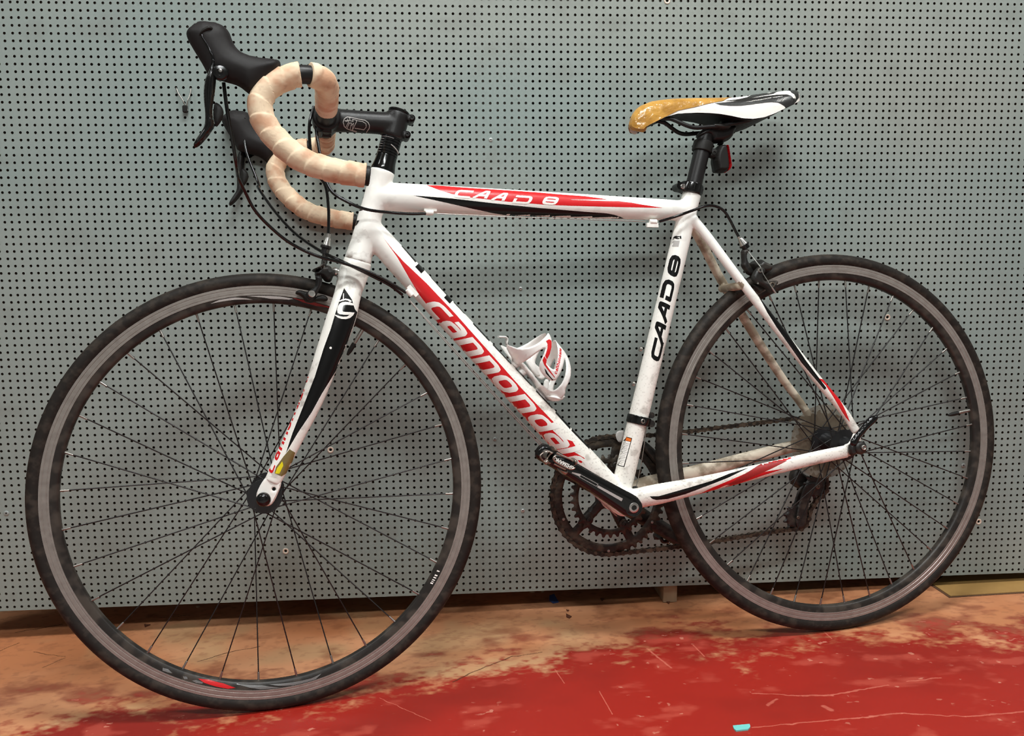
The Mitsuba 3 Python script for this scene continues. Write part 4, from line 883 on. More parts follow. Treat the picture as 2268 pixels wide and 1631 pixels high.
# ---- cables
def cable(key, pts, r=2.35, b='gloss_black', step=5.0):
    bike(key, tube(curve(np.array(pts, float), step), r, 10), b, 60)
def q1(cr, w, s): return (*Q(cr, w, s)[0], w)
cable('shift_cable', [(*p, w) for p, w in zip(
    [[(-977.2, 558.5)][0], [(-975.3, 526.3)][0], [(-972.9, 497.2)][0], [(-970.4, 462.6)][0], [(-971.3, 451.6)][0], [(-964.4, 433.8)][0], [(-954.9, 413.0)][0], [(-937.8, 393.1)][0], [(-911.4, 370.8)][0], [(-876.8, 353.0)][0], [(-834.5, 340.3)][0], [(-797.4, 326.4)][0], [(-767.5, 310.8)][0], [(-742.1, 294.4)][0]],
    (205, 203, 190, 172, 140, 120, 105, 88, 70, 56, 46, 38, 30, 24))])
cable('shift_cable', [(*p, w) for p, w in zip(
    [[(-979.1, 617.7)][0], [(-982.2, 592.7)][0], [(-977.7, 552.1)][0], [(-960.6, 497.3)][0], [(-960.5, 487.2)][0], [(-936.9, 444.7)][0], [(-905.2, 400.4)][0], [(-865.3, 363.1)][0], [(-835.5, 343.9)][0], [(-798.9, 324.1)][0], [(-767.2, 307.2)][0], [(-746.7, 292.1)][0]],
    (-190, -192, -180, -160, -130, -95, -50, 5, 34, 34, 24, 12))])
cable('brake_cable', [(*p, w) for p, w in zip([[(-864.5, 580.5)][0], [(-872.6, 552.9)][0], [(-873.5, 518.6)][0], [(-870.1, 486.2)][0], [(-854.7, 463.7)][0], [(-851.6, 429.9)][0], [(-852.9, 402.6)][0], [(-854.5, 385.7)][0]], (20, 24, 22, 18, 12, 8, 8, 8))])
cable('brake_cable', [(*p, w) for p, w in zip([[(-862.4, 574.9)][0], [(-863.5, 556.5)][0], [(-861.2, 525.4)][0], [(-856.5, 479.9)][0], [(-847.1, 451.1)][0], [(-830.3, 436.6)][0], [(-799.9, 422.2)][0], [(-764.8, 417.4)][0], [(-726.6, 416.3)][0], [(-703.4, 417.5)][0]], (10, 10, 14, 24, 34, 40, 40, 32, 20, 12))])
cable('brake_cable', [(*p, w) for p, w in zip([[(-313.2, 396.7)][0], [(-288.3, 402.9)][0], [(-259.6, 411.7)][0], [(-233.9, 419.5)][0], [(-212.8, 420.1)][0], [(-194.9, 412.2)][0], [(-181.4, 395.1)][0], [(-172.0, 378.2)][0], [(-165.7, 367.3)][0]], (12, 26, 27, 22, 16, 12, 8, 6, 6))])
def ring_line(p, r=0.35): return LineString(list(p) + [p[0]]).buffer(r, join_style='mitre')
# ---- wheels
def arc_pts(c, r, a0, a1, n): 
    a = np.radians(np.linspace(a0, a1, n)); return np.stack([c[0] + r * np.cos(a), c[1] + r * np.sin(a)], 1)
def wheel(key, cu, cv, nsp, phase, cross_deg, flange_r, flange_w, hub_prof, tire_w, valve_deg, rear):
    c = np.array([cu, cv, 0.0]); ax = (0, 0, 1)
    # tyre: section in (w, radius), slightly pointed tread
    R0 = 334.0; h = tire_w / 2; t = np.linspace(-128, 128, 33)
    sec = [(h * math.sin(math.radians(a)), 323.2 + (10.8 if abs(a) < 90 else 10.8) * math.cos(math.radians(a)) ** 1 if abs(a) <= 90 else 323.2 + 12.5 * math.cos(math.radians(a))) for a in t]
    sec += [(8.0, 313.0), (-8.0, 313.0)]
    bike(key + '__tire', lathe(sec, c, ax, 200, True), 'tire_rubber', 50)
    rim = []
    # sidewall with two wear grooves, then the dark box of the rim
    hw = 9.8
    side = [(hw, 314.6), (hw, 311.0), (hw - .5, 310.6), (hw - .5, 309.6), (hw, 309.2), (hw, 304.4), (hw - .5, 304.0), (hw - .5, 303.2), (hw, 302.8), (hw, 300.4)]
    loop = side + [(hw - 1.2, 300.2), (hw - 1.2, 314.4)]
    for s in (1, -1):
        bike(key + '__brake_track', lathe([(a * s, b) for a, b in (loop if s > 0 else loop)], c, ax, 200, True), 'brake_track', 30)
    box = [(9.2, 301), (8.9, 299.6), (8.2, 296), (6.6, 291.6), (4.4, 289.0), (0, 288.2), (-4.4, 289.0), (-6.6, 291.6), (-8.2, 296), (-8.9, 299.6), (-9.2, 301), (-9.0, 313.5), (-6.5, 312), (0, 307), (6.5, 312), (9.0, 313.5)]
    bike(key + '__rim', lathe(box, c, ax, 200, True), 'rim_black', 40)
    bike(key + '__hub', lathe(hub_prof, c, ax, 40), 'hub_black', 40)
    for k in range(nsp):
        th = math.radians(phase + 360 / nsp * k); sg = 1 if ((k + 1) // 2) % 2 == 1 else -1
        near = 1 if k % 2 == 0 else -1
        ha = th + sg * math.radians(cross_deg)
        w = flange_w[0] if near > 0 else flange_w[1]
        a = np.array([cu + 289.5 * math.cos(th), cv + 289.5 * math.sin(th), near * 1.2])
        b = np.array([cu + flange_r * math.cos(ha), cv + flange_r * math.sin(ha), w + 1.6 * (1 if (k // 2) % 2 else -1)])
        bike(key + '__spoke', tube(np.stack([a, a + (b - a) * .5, b]), 1.0, 6), 'spoke_black', 80)
        d = unit(b - a)
        bike(key + '__nipple', lathe([(-3, 1.9), (1, 1.9), (3, 1.7), (12.5, 1.55), (13, 1.1)], a, d, 8), 'dull_steel', 50)
    # valve
    va = math.radians(valve_deg); d = np.array([math.cos(va), math.sin(va), 0]); p = c + d * 290
    bike(key + '__valve', lathe([(-2, 2.9), (22, 2.9), (24, 2.4), (28, 2.4)], p, -d, 14), 'dull_steel', 40)
    bike(key + '__valve_cap', lathe([(26, 0), (26, 3.7), (38, 3.7), (43, 2.9), (47, 1.8), (47.5, 0)], p, -d, 14), 'matte_black', 40)
fu, fv = -970.03, 0.0
front_hub = [(-52, 0), (-52, 6), (-49, 6), (-49, 9), (-44, 11), (-40, 12), (-39, 25.5), (-35.5, 25.5), (-34, 14), (-20, 10.5), (20, 10.5), (34, 14), (35.5, 25.5), (39, 25.5), (40, 12), (44, 11), (49, 9), (49, 6), (52, 6), (52, 0)]
wheel('front_wheel', fu, fv, 32, 5.645, 67.5, 21.5, (37, -37), front_hub, 24.5, 56.5, False)
rear_hub = [(-64, 0), (-64, 7), (-24, 8), (-23, 27), (-20, 27), (-18, 16), (-8, 13), (20, 13), (32, 16), (34, 27), (37, 27), (39, 15), (48, 13), (58, 10), (62, 8), (64, 8), (64, 0)]
wheel('rear_wheel', 0, 0, 36, 2.406, 60.0, 23.0, (35, -21), rear_hub, 24.5, 7.6, True)
# front quick release nut, rear quick release lever
bike('front_wheel__skewer_nut', lathe([(0, 9.0), (4, 10.2), (8, 10.4), (12, 9.6), (14.5, 7.0), (15.2, 3.5), (15.4, 0)], (fu, fv, 57.5), (0, 0, 1), 28), 'gloss_black', 45)
bike('front_wheel__axle', rod((fu, fv, -68), (fu, fv, 66), 2.5, 12), 'dull_steel')
bike('front_wheel__skewer_nut', lathe([(0, 9.0), (4, 10.2), (12, 9.6), (15.2, 0)], (fu, fv, -57.5), (0, 0, -1), 24), 'gloss_black', 45)
bike('rear_wheel__axle', rod((0, 0, -76), (0, 0, 78), 2.5, 12), 'dull_steel')
bike('rear_wheel__skewer_head', lathe([(0, 8.5), (6, 8.8), (8, 11.0), (15, 11.0), (17, 9.5), (18.5, 6.0), (18.5, 3.2), (17.2, 2.8), (17.2, 0)], (0, 0, 67.5), (0, 0, 1), 28), 'dirty_black', 45)
bike('rear_wheel__skewer_bolt', lathe([(0, 4.6), (2.2, 4.4), (2.8, 3.4), (1.6, 2.2), (1.6, 0)], (2, 1, 86), (0, 0, 1), 18), 'dull_steel', 45)
qr = smoothpoly([(-14.6, 2.1), (-19.4, 10.9), (-11.7, 20.5), (0.4, 31.7), (13.8, 47.6), (21.4, 52.7), (30.4, 53.9), (33.6, 49.9), (29.9, 42.7), (18.4, 34.1), (7.4, 23.7), (-2.6, 12.4), (-7.2, 3.4)], it=2)
bike('rear_wheel__skewer_lever', puff(qr, 4.2, 5, 84, 2.0, wfun=lambda u, v: 80 + 0.16 * np.clip(u, 0, 60)), 'gloss_black', 60, label='black quick release lever')
bike('rear_wheel__skewer_cam', puff(smoothpoly([(-17.8, -11.4), (-19.9, 1.9), (-13.2, 10.7), (-2.6, 11.7), (4.4, 3.7), (-2.5, -8.0), (-11.2, -13.8)], it=2), 6, 5, 76, 2.0), 'dirty_black', 60)
# front rim stickers: sectors lying just off the sloping side of the rim
prof_r = [288.9, 289.6, 292.2, 296.2, 299.8]; prof_w = [3.0, 4.9, 6.9, 8.35, 9.1]
def rim_print(key, cu, poly, b, label=None):
    """poly: (degrees, radius) outline."""
    g = Polygon(poly).buffer(0)
    for q in getattr(g, 'geoms', [g]):
        if q.is_empty or q.area < 0.05: continue
        q2 = affinity.scale(q, 5.1, 1, origin=(0, 0)); p, f, d, ne = tri2d(q2, 1.4); p = p / [5.1, 1]
        a = np.radians(p[:, 0]); r = p[:, 1]; w = np.interp(r, prof_r, prof_w) + 0.35
        r2 = r - 0.25
        V = np.stack([cu + r2 * np.cos(a), r2 * np.sin(a), w], 1)
        bike(key, trimesh.Trimesh(V, f, process=False), b, True, label)
def RP(pts): return [(math.degrees(math.atan2(v, u - fu)) % 360, min(max(math.hypot(u - fu, v), 289.3), 299.6)) for u, v in pts]
fk = 'front_wheel__'
rim_print(fk + 'rim_sticker_red', fu, RP([(-1084.4, -269.6), (-1069.3, -273.8), (-1048.4, -282.2), (-1031.3, -290.9), (-1042.4, -290.7), (-1059.6, -284.8), (-1075.9, -276.9)]), 'paint_red', 'red flash on the rim')
rim_print(fk + 'rim_sticker_silver', fu, RP([(-1031.0, -285.4), (-1016.1, -288.9), (-993.3, -292.8), (-967.0, -299.4), (-953.9, -303.3), (-973.9, -301.9), (-996.9, -297.9), (-1013.1, -292.8)]), 'lever_tip', 'silver flash on the rim')
rim_print(fk + 'rim_sticker_silver', fu, RP([(-983.3, -292.8), (-946.6, -294.5), (-919.4, -292.0), (-904.2, -287.1), (-912.8, -295.1), (-926.5, -297.4), (-946.9, -298.7), (-966.9, -297.3)]), 'lever_tip')
for t in ('362,1477 371,1480 380,1492 372,1488', '385,1485 381,1492 372,1483', '405,1500 415,1501 414,1505 406,1503', '425,1507 437,1508 452,1513 440,1513'):
    pass
for pts in ([(-1132.6, -246.5), (-1125.3, -249.5), (-1119.4, -256.5), (-1125.6, -254.3), (-1132.9, -250.5)], [(-1105.2, -263.2), (-1099.5, -264.7), (-1098.5, -268.3), (-1103.5, -267.6)], [(-1092.9, -271.1), (-1087.1, -271.2), (-1077.1, -276.1), (-1078.5, -277.9), (-1087.4, -275.3)]):
    rim_print(fk + 'rim_sticker_mark', fu, RP(pts), 'lever_tip')
rim_print(fk + 'rim_sticker_silver', fu, RP([(-1032.2, 290.3), (-1019.6, 297.2), (-996.8, 300.3), (-978.9, 296.2), (-971.2, 293.8), (-997.1, 294.9)]), 'print_grey')
rim_print(fk + 'rim_sticker_silver', fu, RP([(-980.4, 302.4), (-954.2, 302.7), (-931.4, 298.4), (-911.8, 292.8), (-918.5, 291.7), (-944.9, 294.1), (-957.9, 296.7)]), 'print_grey')
rim_print(fk + 'rim_sticker_red', fu, RP([(-926.0, 300.2), (-904.9, 296.6), (-878.5, 287.3), (-852.0, 277.8), (-852.1, 275.1), (-878.9, 280.4), (-897.4, 286.7), (-913.0, 294.2)]), 'paint_dark_red')
for i, pts in enumerate(([(-721.3, -170.1), (-717.6, -169.8), (-719.2, -172.5)], [(-718.9, -166.8), (-716.8, -167.7), (-718.4, -169.7)], [(-717.3, -164.0), (-715.2, -165.0), (-716.8, -167.7)], [(-715.6, -159.9), (-712.8, -161.7), (-714.4, -164.4)], [(-714.0, -155.7), (-711.2, -157.5), (-713.5, -160.9)], [(-709.3, -149.7), (-707.2, -152.1), (-710.2, -152.5)])):
    ac = float(np.mean([math.degrees(math.atan2(v, u - fu)) for u, v in pts])) % 360; h_ = (0.28, 0.16, 0.22, 0.26, 0.30, 0.26)[i]
    rim_print(fk + 'rim_sticker_letter', fu, [(ac - h_, 293.4), (ac + h_ * .6, 293.4), (ac + h_, 297.6), (ac - h_ * .4, 297.6)], 'print_white', 'tiny white lettering on the rim' if i == 0 else None)
# raised lettering moulded on the rear tyre, low on its near side
for k in range(11):
    a = -104 + k * 1.5 + (1.2 if k > 7 else 0)
    q = np.concatenate([arc_pts((0, 0), 325.5, a, a + 1.0, 5), arc_pts((0, 0), 321.0, a + 1.0, a, 5)])
    bike('rear_wheel__moulded_letter', puff(Polygon(q), 0.8, 0.8, 11.6, 1.2, it=0), 'tire_rubber', 40)

# ---- brakes
def bolt(p, r, h, ax, key, b='steel', sides=20): bike(key, lathe([(0, r), (h * .75, r), (h, r * .82), (h, r * .52), (h * .4, r * .48), (h * .4, 0)], p, ax, sides), b, 40)
fb = 'front_brake__'
bike(fb + 'arm', puff(smoothpoly([(-881.3, 332.4), (-875.6, 340.5), (-871.5, 342.1), (-871.1, 338.7), (-873.6, 335.5), (-876.8, 331.0), (-878.2, 324.4), (-877.2, 319.7), (-878.0, 311.1), (-879.8, 307.8), (-884.6, 304.0), (-889.5, 302.2), (-893.0, 297.7), (-893.1, 291.8), (-889.8, 287.3), (-884.6, 286.8), (-879.5, 290.6), (-877.3, 295.8), (-874.0, 300.3), (-871.2, 305.5), (-868.6, 310.7), (-867.2, 318.7), (-868.8, 324.0), (-873.9, 325.5), (-880.6, 321.8), (-883.8, 323.2)], it=1), 5.5, 5, 34, 1.6, wfun=lambda u, v: 31 + 0 * u), 'black_metal', 55)
bike(fb + 'arm', puff(smoothpoly([(-871.1, 339.0), (-868.3, 341.6), (-862.4, 341.4), (-857.7, 342.0), (-852.2, 339.1), (-852.2, 334.0), (-847.8, 334.9), (-846.6, 332.1), (-848.6, 326.1), (-850.7, 324.8), (-851.9, 321.4), (-854.5, 316.4), (-859.2, 315.6), (-863.8, 317.1), (-867.4, 322.7), (-874.7, 323.6), (-878.8, 327.1), (-877.4, 333.1), (-873.4, 334.4)], it=1), 17, 7, 8, 2.0), 'dirty_black', 55)
bike(fb + 'arm', mirror(puff(smoothpoly([(-881.3, 332.4), (-875.6, 340.5), (-871.5, 342.1), (-871.1, 338.7), (-873.6, 335.5), (-876.8, 331.0), (-878.2, 324.4), (-877.2, 319.7), (-878.0, 311.1), (-879.8, 307.8), (-884.6, 304.0), (-889.5, 302.2), (-893.0, 297.7), (-893.1, 291.8), (-889.8, 287.3), (-884.6, 286.8), (-879.5, 290.6), (-877.3, 295.8), (-874.0, 300.3), (-871.2, 305.5), (-868.6, 310.7), (-867.2, 318.7), (-868.8, 324.0), (-873.9, 325.5), (-880.6, 321.8), (-883.8, 323.2)], it=1), 5.5, 5, 31, 2.2)), 'black_metal', 55)
bike(fb + 'bridge', puff(smoothpoly([(-866.4, 351.5), (-859.1, 351.3), (-859.3, 342.5), (-861.3, 336.5), (-869.4, 334.0), (-876.2, 331.6), (-881.4, 333.1), (-882.5, 335.8), (-875.7, 339.0), (-867.6, 342.1)], it=2), 28, 8, 4, 2.5), 'dirty_black', 55)
pad = smoothpoly([(-908.2, 301.5), (-905.4, 304.2), (-900.6, 304.8), (-894.9, 302.7), (-888.7, 301.4), (-882.9, 292.7), (-876.4, 294.8), (-867.8, 296.6), (-861.6, 293.1), (-860.6, 288.0), (-864.1, 285.8), (-876.8, 286.8), (-882.8, 284.9), (-887.6, 284.6), (-894.9, 286.4), (-896.8, 292.2), (-902.1, 296.9), (-907.8, 298.4)], it=1)
for s in (1, -1):
    m = puff(pad, 7.5, 3.0, 20.0, 1.6); bike(fb + 'pad', m if s > 0 else mirror(m), 'matte_black', 50)
bolt((*[(-884.3, 297.3)][0], 35.5), 5.2, 4, (0, 0, 1), fb + 'pad_bolt')
bolt((*[(-866.2, 338.7)][0], 20), 4.0, 4, (0, 0, 1), fb + 'adjust_screw', 'dull_steel')
pa, pb = np.array([*[(-853.4, 333.2)][0], 0]), np.array([*[(-840.7, 331.4)][0], 0])
bike(fb + 'pivot_bolt', lathe([(0, 4), (4, 7.2), (9, 7.2), (10, 5), (13, 5), (14, 7.5), (17, 7.5), (22, 5), (26, 0)], pa, pb - pa, 22), 'steel', 40)
b0, b1 = np.array([*[(-853.7, 388.1)][0], 8]), np.array([*[(-858.6, 370.6)][0], 8])
bike(fb + 'barrel_adjuster', lathe([(-2, 3.0), (4, 3.2), (5, 4.6), (8, 5.0), (16, 6.4), (17, 6.4), (17, 0)], b0, b1 - b0, 24), 'steel', 40)
bike(fb + 'barrel_ring', lathe([(17, 0), (17, 8.2), (19, 8.6), (21, 8.2), (21, 6), (30, 6), (30, 0)], b0, b1 - b0, 24), 'black_metal', 40)
bike(fb + 'cable_arm', puff(smoothpoly([(-863.4, 368.3), (-852.4, 368.0), (-855.8, 357.6), (-859.0, 340.8), (-868.2, 341.1), (-865.8, 354.7)], it=1), 5.5, 4, 8, 1.8), 'dirty_black', 50)
bike(fb + 'inner_cable', tube(np.array([(*[(-859.6, 365.8)][0], 12), (*[(-865.0, 341.4)][0], 14), (*[(-870.0, 324.9)][0], 22)]), .7, 6), 'steel')
rb = 'rear_brake__'
bike(rb + 'arm', puff(smoothpoly([(-163.6, 343.0), (-162.0, 346.4), (-154.4, 348.3), (-148.4, 346.4), (-148.6, 342.6), (-153.5, 339.3), (-154.3, 332.5), (-151.9, 323.9), (-145.7, 316.0), (-139.4, 309.8), (-143.5, 302.3), (-142.0, 296.2), (-147.4, 300.7), (-154.7, 303.5), (-159.1, 310.5), (-165.2, 319.2), (-163.1, 324.3), (-163.1, 334.5)], it=2), 7, 5, 6, 1.8), 'dirty_black', 55)
bike(rb + 'arm', puff(smoothpoly([(-155.7, 305.5), (-149.8, 312.0), (-142.3, 316.0), (-135.1, 311.5), (-133.5, 304.7), (-139.4, 299.0), (-138.8, 291.5), (-132.4, 289.5), (-122.3, 285.8), (-114.8, 288.1), (-113.1, 283.8), (-115.3, 277.1), (-118.4, 270.5), (-124.2, 267.3), (-130.5, 270.9), (-134.9, 277.0), (-142.1, 281.5), (-151.1, 285.2), (-158.3, 290.5), (-159.8, 297.2)], it=2), 7, 6, 30, 1.8), 'dirty_black', 55)
bike(rb + 'arm', mirror(puff(smoothpoly([(-120.6, 310.0), (-114.4, 316.9), (-106.5, 321.0), (-98.9, 316.4), (-97.3, 309.3), (-103.4, 303.3), (-102.9, 295.3), (-96.1, 293.3), (-85.6, 289.4), (-77.7, 291.8), (-75.9, 287.3), (-78.2, 280.3), (-81.5, 273.3), (-87.5, 270.0), (-94.2, 273.8), (-98.7, 280.2), (-106.3, 284.9), (-115.8, 288.7), (-123.3, 294.3), (-124.8, 301.4)], it=2), 7, 6, 30, 2.2)), 'dirty_black', 55)
bike(rb + 'bridge', puff(smoothpoly([(-153.0, 323.7), (-141.8, 322.5), (-136.8, 327.5), (-133.0, 329.1), (-128.5, 324.7), (-119.2, 321.4), (-114.2, 318.2), (-113.1, 312.2), (-116.2, 306.3), (-122.0, 303.9), (-129.6, 302.5), (-138.9, 304.5), (-146.1, 309.9)], it=2), 26, 7, 4, 2.4), 'dirty_black', 55)
padr = smoothpoly([(-153.8, 285.4), (-144.5, 285.9), (-130.4, 288.7), (-118.2, 289.1), (-106.8, 291.3), (-104.1, 287.8), (-107.2, 281.9), (-118.6, 278.9), (-131.0, 275.2), (-137.9, 268.6), (-143.3, 272.2), (-150.4, 279.3)], it=2)
for s in (1, -1):
    m = puff(padr, 6.0, 3.5, 19, 1.6); bike(rb + 'pad', m if s > 0 else mirror(m), 'dirty_black', 50)
bolt((*[(-146.4, 307.7)][0], 35), 4.4, 4, (0, 0, 1), rb + 'cable_bolt', 'dull_steel')
bolt((*[(-124.8, 282.5)][0], 34), 5.0, 4, (0, 0, 1), rb + 'pad_bolt', 'cog_steel')
bolt((*[(-151.5, 286.0)][0], 36), 1.6, 2, (0, 0, 1), rb + 'screw', 'steel')
b0, b1 = np.array([*[(-166.4, 368.4)][0], 6]), np.array([*[(-156.0, 352.4)][0], 6])
bike(rb + 'barrel_adjuster', lathe([(-1, 3.0), (3, 3.2), (4, 4.2), (15, 7.2), (15.5, 7.2), (15.5, 0)], b0, b1 - b0, 26), 'steel', 40)
bike(rb + 'barrel_ring', lathe([(15.5, 0), (15.5, 8.6), (17, 9.0), (18.5, 8.6), (18.5, 7), (24, 6.6), (24, 0)], b0, b1 - b0, 26), 'gloss_black', 40)
bike(rb + 'inner_cable', tube(np.array([(*[(-153.1, 342.3)][0], 12), (*[(-145.2, 313.9)][0], 36), (*[(-142.7, 300.3)][0], 41), (*[(-128.3, 277.0)][0], 42)]), .75, 6), 'steel')
ce0, ce1 = np.array([*[(-128.7, 277.5)][0], 42]), np.array([*[(-122.2, 268.0)][0], 42])
bike(rb + 'cable_end', rod(ce0, ce1, 1.5, 10), 'steel')

# ---- crankset, pedals, chain
def crank(s):
    a = np.array([-548.0, 34.7]) if s > 0 else 2 * np.array(BB) - np.array([-548.0, 34.7])
    d = unit(a - np.array(BB)); n = np.array([-d[1], d[0]]); L = math.dist(a, BB)
    o = np.array(BB); out = []
    prof = [(-16.5, 0), (-13, 11), (-4, 17), (8, 18.2), (30, 16.5), (80, 14.2), (130, 13.0), (L - 10, 13.5), (L + 5, 14), (L + 12, 10.5), (L + 15.5, 0)]
    up = [o + d * t + n * h for t, h in prof]; dn = [o + d * t - n * h for t, h in prof[::-1]][1:-1]
    g = smoothpoly(up + dn, it=2)
    return puff(g, 7.5, 9, 0.0, 2.6, wfun=lambda u, v: s * (66 + 9 * np.clip(((u - o[0]) * d[0] + (v - o[1]) * d[1]) / L, 0, 1)))
ck = 'crankset__'
arm = crank(1); bike(ck + 'arm', arm, 'gloss_black', 60); bike(ck + 'arm', crank(-1), 'dirty_black', 60)
SKA = Skin(arm)
decal(ck + 'arm_print', Polygon([(-464.3, -22.4), (-423.6, -47.8), (-426.2, -51.8), (-466.3, -25.2)]), SKA, 'print_grey', 2.0, 0.3, label='grey bar printed on the crank arm')
decal(ck + 'arm_print', Polygon([(-506.0, 2.4), (-492.1, -2.2), (-495.0, -5.5), (-507.3, 0.8)]), SKA, 'print_grey', 2.0, 0.3)
decal(ck + 'arm_outline', ring_line([(-492.5, -3.1), (-464.3, -20.6), (-467.4, -23.8), (-494.7, -6.4)]), SKA, 'print_grey', 1.2, 0.3)
bike(ck + 'axle', rod((BB[0], BB[1], -70), (BB[0], BB[1], 68), 12, 28), 'black_metal')
bike(ck + 'axle_cap', lathe([(0, 0), (0, 14.2), (1.5, 14.2), (1.5, 12.4), (0.6, 12.4), (0.6, 8.6)], (*[(-405.3, -64.2)][0], 72.8), (0, 0, 1), 36), 'gloss_black', 40)
bike(ck + 'axle_bolt', lathe([(0, 8.4), (1.6, 8.2), (2.2, 7.0), (2.2, 4.4), (0.6, 4.0), (0.6, 0)], (*[(-405.3, -64.2)][0], 72.9), (0, 0, 1), 28), 'steel', 40)
def ring_gear(rp, teeth, hole_r, w, thick, phase=0.0):
    P = []
    for k in range(teeth):
        a = 2 * math.pi * k / teeth + phase; st = 2 * math.pi / teeth
        for f_, r in ((-.36, rp - 2.6), (-.16, rp + 2.6), (0.0, rp + 3.6), (.16, rp + 2.6), (.36, rp - 2.6)):
            P.append((BB[0] + r * math.cos(a + f_ * st), BB[1] + r * math.sin(a + f_ * st)))
    g = Polygon(P).buffer(0)
    return g, w, thick
bang = math.radians(90 + 36 * 0 - 12)
def spider_cut(g, r_in, arms_r):
    g = g.difference(Point(BB).buffer(r_in, quad_segs=24))
    for k in range(5):
        a = bang + k * 2 * math.pi / 5; p = (BB[0] + 55 * math.cos(a), BB[1] + 55 * math.sin(a))
        g = g.union(Point(p).buffer(8.5))
    return g
big, _, _ = ring_gear(102.2, 50, 0, 0, 0); small, _, _ = ring_gear(69.0, 34, 0, 0, 0, .05)
big = spider_cut(big, 84, 55)
for k in range(5):
    a = bang + k * 2 * math.pi / 5; d = np.array([math.cos(a), math.sin(a)])
    big = big.union(LineString([np.array(BB) + d * 50, np.array(BB) + d * 90]).buffer(8))
small = spider_cut(small, 57, 55)
bike(ck + 'large_chainring', puff(big.buffer(0), 1.9, 1.2, -47.5, 3.4), 'dirty_ring', 30)
bike(ck + 'small_chainring', puff(small.buffer(0), 1.6, 1.0, -40.5, 3.4), 'dirty_ring', 30)
sp = Point(BB).buffer(24)
for k in range(5):
    a = bang + k * 2 * math.pi / 5; d = np.array([math.cos(a), math.sin(a)])
    sp = sp.union(LineString([np.array(BB), np.array(BB) + d * 60]).buffer(9.5))
bike(ck + 'spider', puff(sp.buffer(6).buffer(-6), 5, 5, -52, 3.0), 'dirty_black', 45)
for k in range(5):
    a = bang + k * 2 * math.pi / 5
    bolt((BB[0] + 55 * math.cos(a), BB[1] + 55 * math.sin(a), -39), 4.6, 2.5, (0, 0, 1), ck + 'ring_bolt', 'dirty_black')
for p in [(-488.9, -97.4), (-411.2, -160.4), (-328.8, -118.4)]:
    bike(ck + 'ring_pin', lathe([(0, 2.8), (1.2, 2.4), (1.4, 0)], (*p, -45.6), (0, 0, 1), 12), 'dull_steel', 40)
# pedals
PD = np.array([-548.0, 34.7]); dk_ = unit(np.array([(-511.1, 15.0)][0]) - np.array([(-540.4, 31.4)][0])); nk_ = np.array([-dk_[1], dk_[0]])
pk = 'pedal__'
def pedal(s, ctr, dirx, key):
    n_ = np.array([-dirx[1], dirx[0]])
    ax = np.stack([np.r_[dirx, 0], np.r_[n_, 0], [0, 0, 1.0]], 1)
    def L(x, y, w): return np.r_[np.asarray(ctr) + dirx * x + n_ * y, s * w]
    bike(key + 'axle', lathe([(0, 7), (4, 7.4), (5, 6), (18, 6.5), (50, 7), (58, 5), (60, 0)], L(0, 0, 74), (0, 0, s), 24), 'gloss_black', 40)
    body = trimesh.convex.convex_hull(np.vstack([rod(L(x, 0, 88), L(x, 0, 128), r, 16).vertices for x, r in ((-20, 8), (20, 8), (0, 10))]))
    bike(key + 'body', body, 'gloss_black' if s > 0 else 'dirty_black', 45)
    for sx in (-1, 1):
        lp = [L(sx * 17, 9, 92), L(sx * 27, 12, 92), L(sx * 33, 6, 94), L(sx * 33, 6, 122), L(sx * 27, 12, 124), L(sx * 17, 9, 124)]
        bike(key + 'cleat_clip', tube(curve(np.array(lp), 2), 3.4, 10, side_axis=(0.3, 0.7, 0.2)), 'pedal_steel' if s > 0 else 'dirty_black', 60)
        lp = [L(sx * 17, -9, 92), L(sx * 27, -12, 92), L(sx * 32, -7, 94), L(sx * 32, -7, 122), L(sx * 27, -12, 124), L(sx * 17, -9, 124)]
        bike(key + 'cleat_clip', tube(curve(np.array(lp), 2), 3.4, 10, side_axis=(0.3, 0.7, 0.2)), 'pedal_steel' if s > 0 else 'dirty_black', 60)
    for x in (-9, 9):
        bike(key + 'spring', tube(np.array([L(x + 3.6 * math.cos(t), -11 + 3.6 * math.sin(t), 95 + t * 2.0) for t in np.linspace(0, 13, 90)]), 0.9, 6, side_axis=(0.2, 0.1, 1)), 'pedal_steel', 60)
    bike(key + 'end_cap', puff(Polygon([L(x, y, 0)[:2] for x, y in ((-22, -6.5), (22, -6.5), (26, 0), (22, 6.5), (-22, 6.5), (-26, 0))]), 2.2, 3, s * 129.5, 1.8, it=1), 'gloss_black', 45)
    return L
pc = np.array([(-535.0, 30.8)][0])
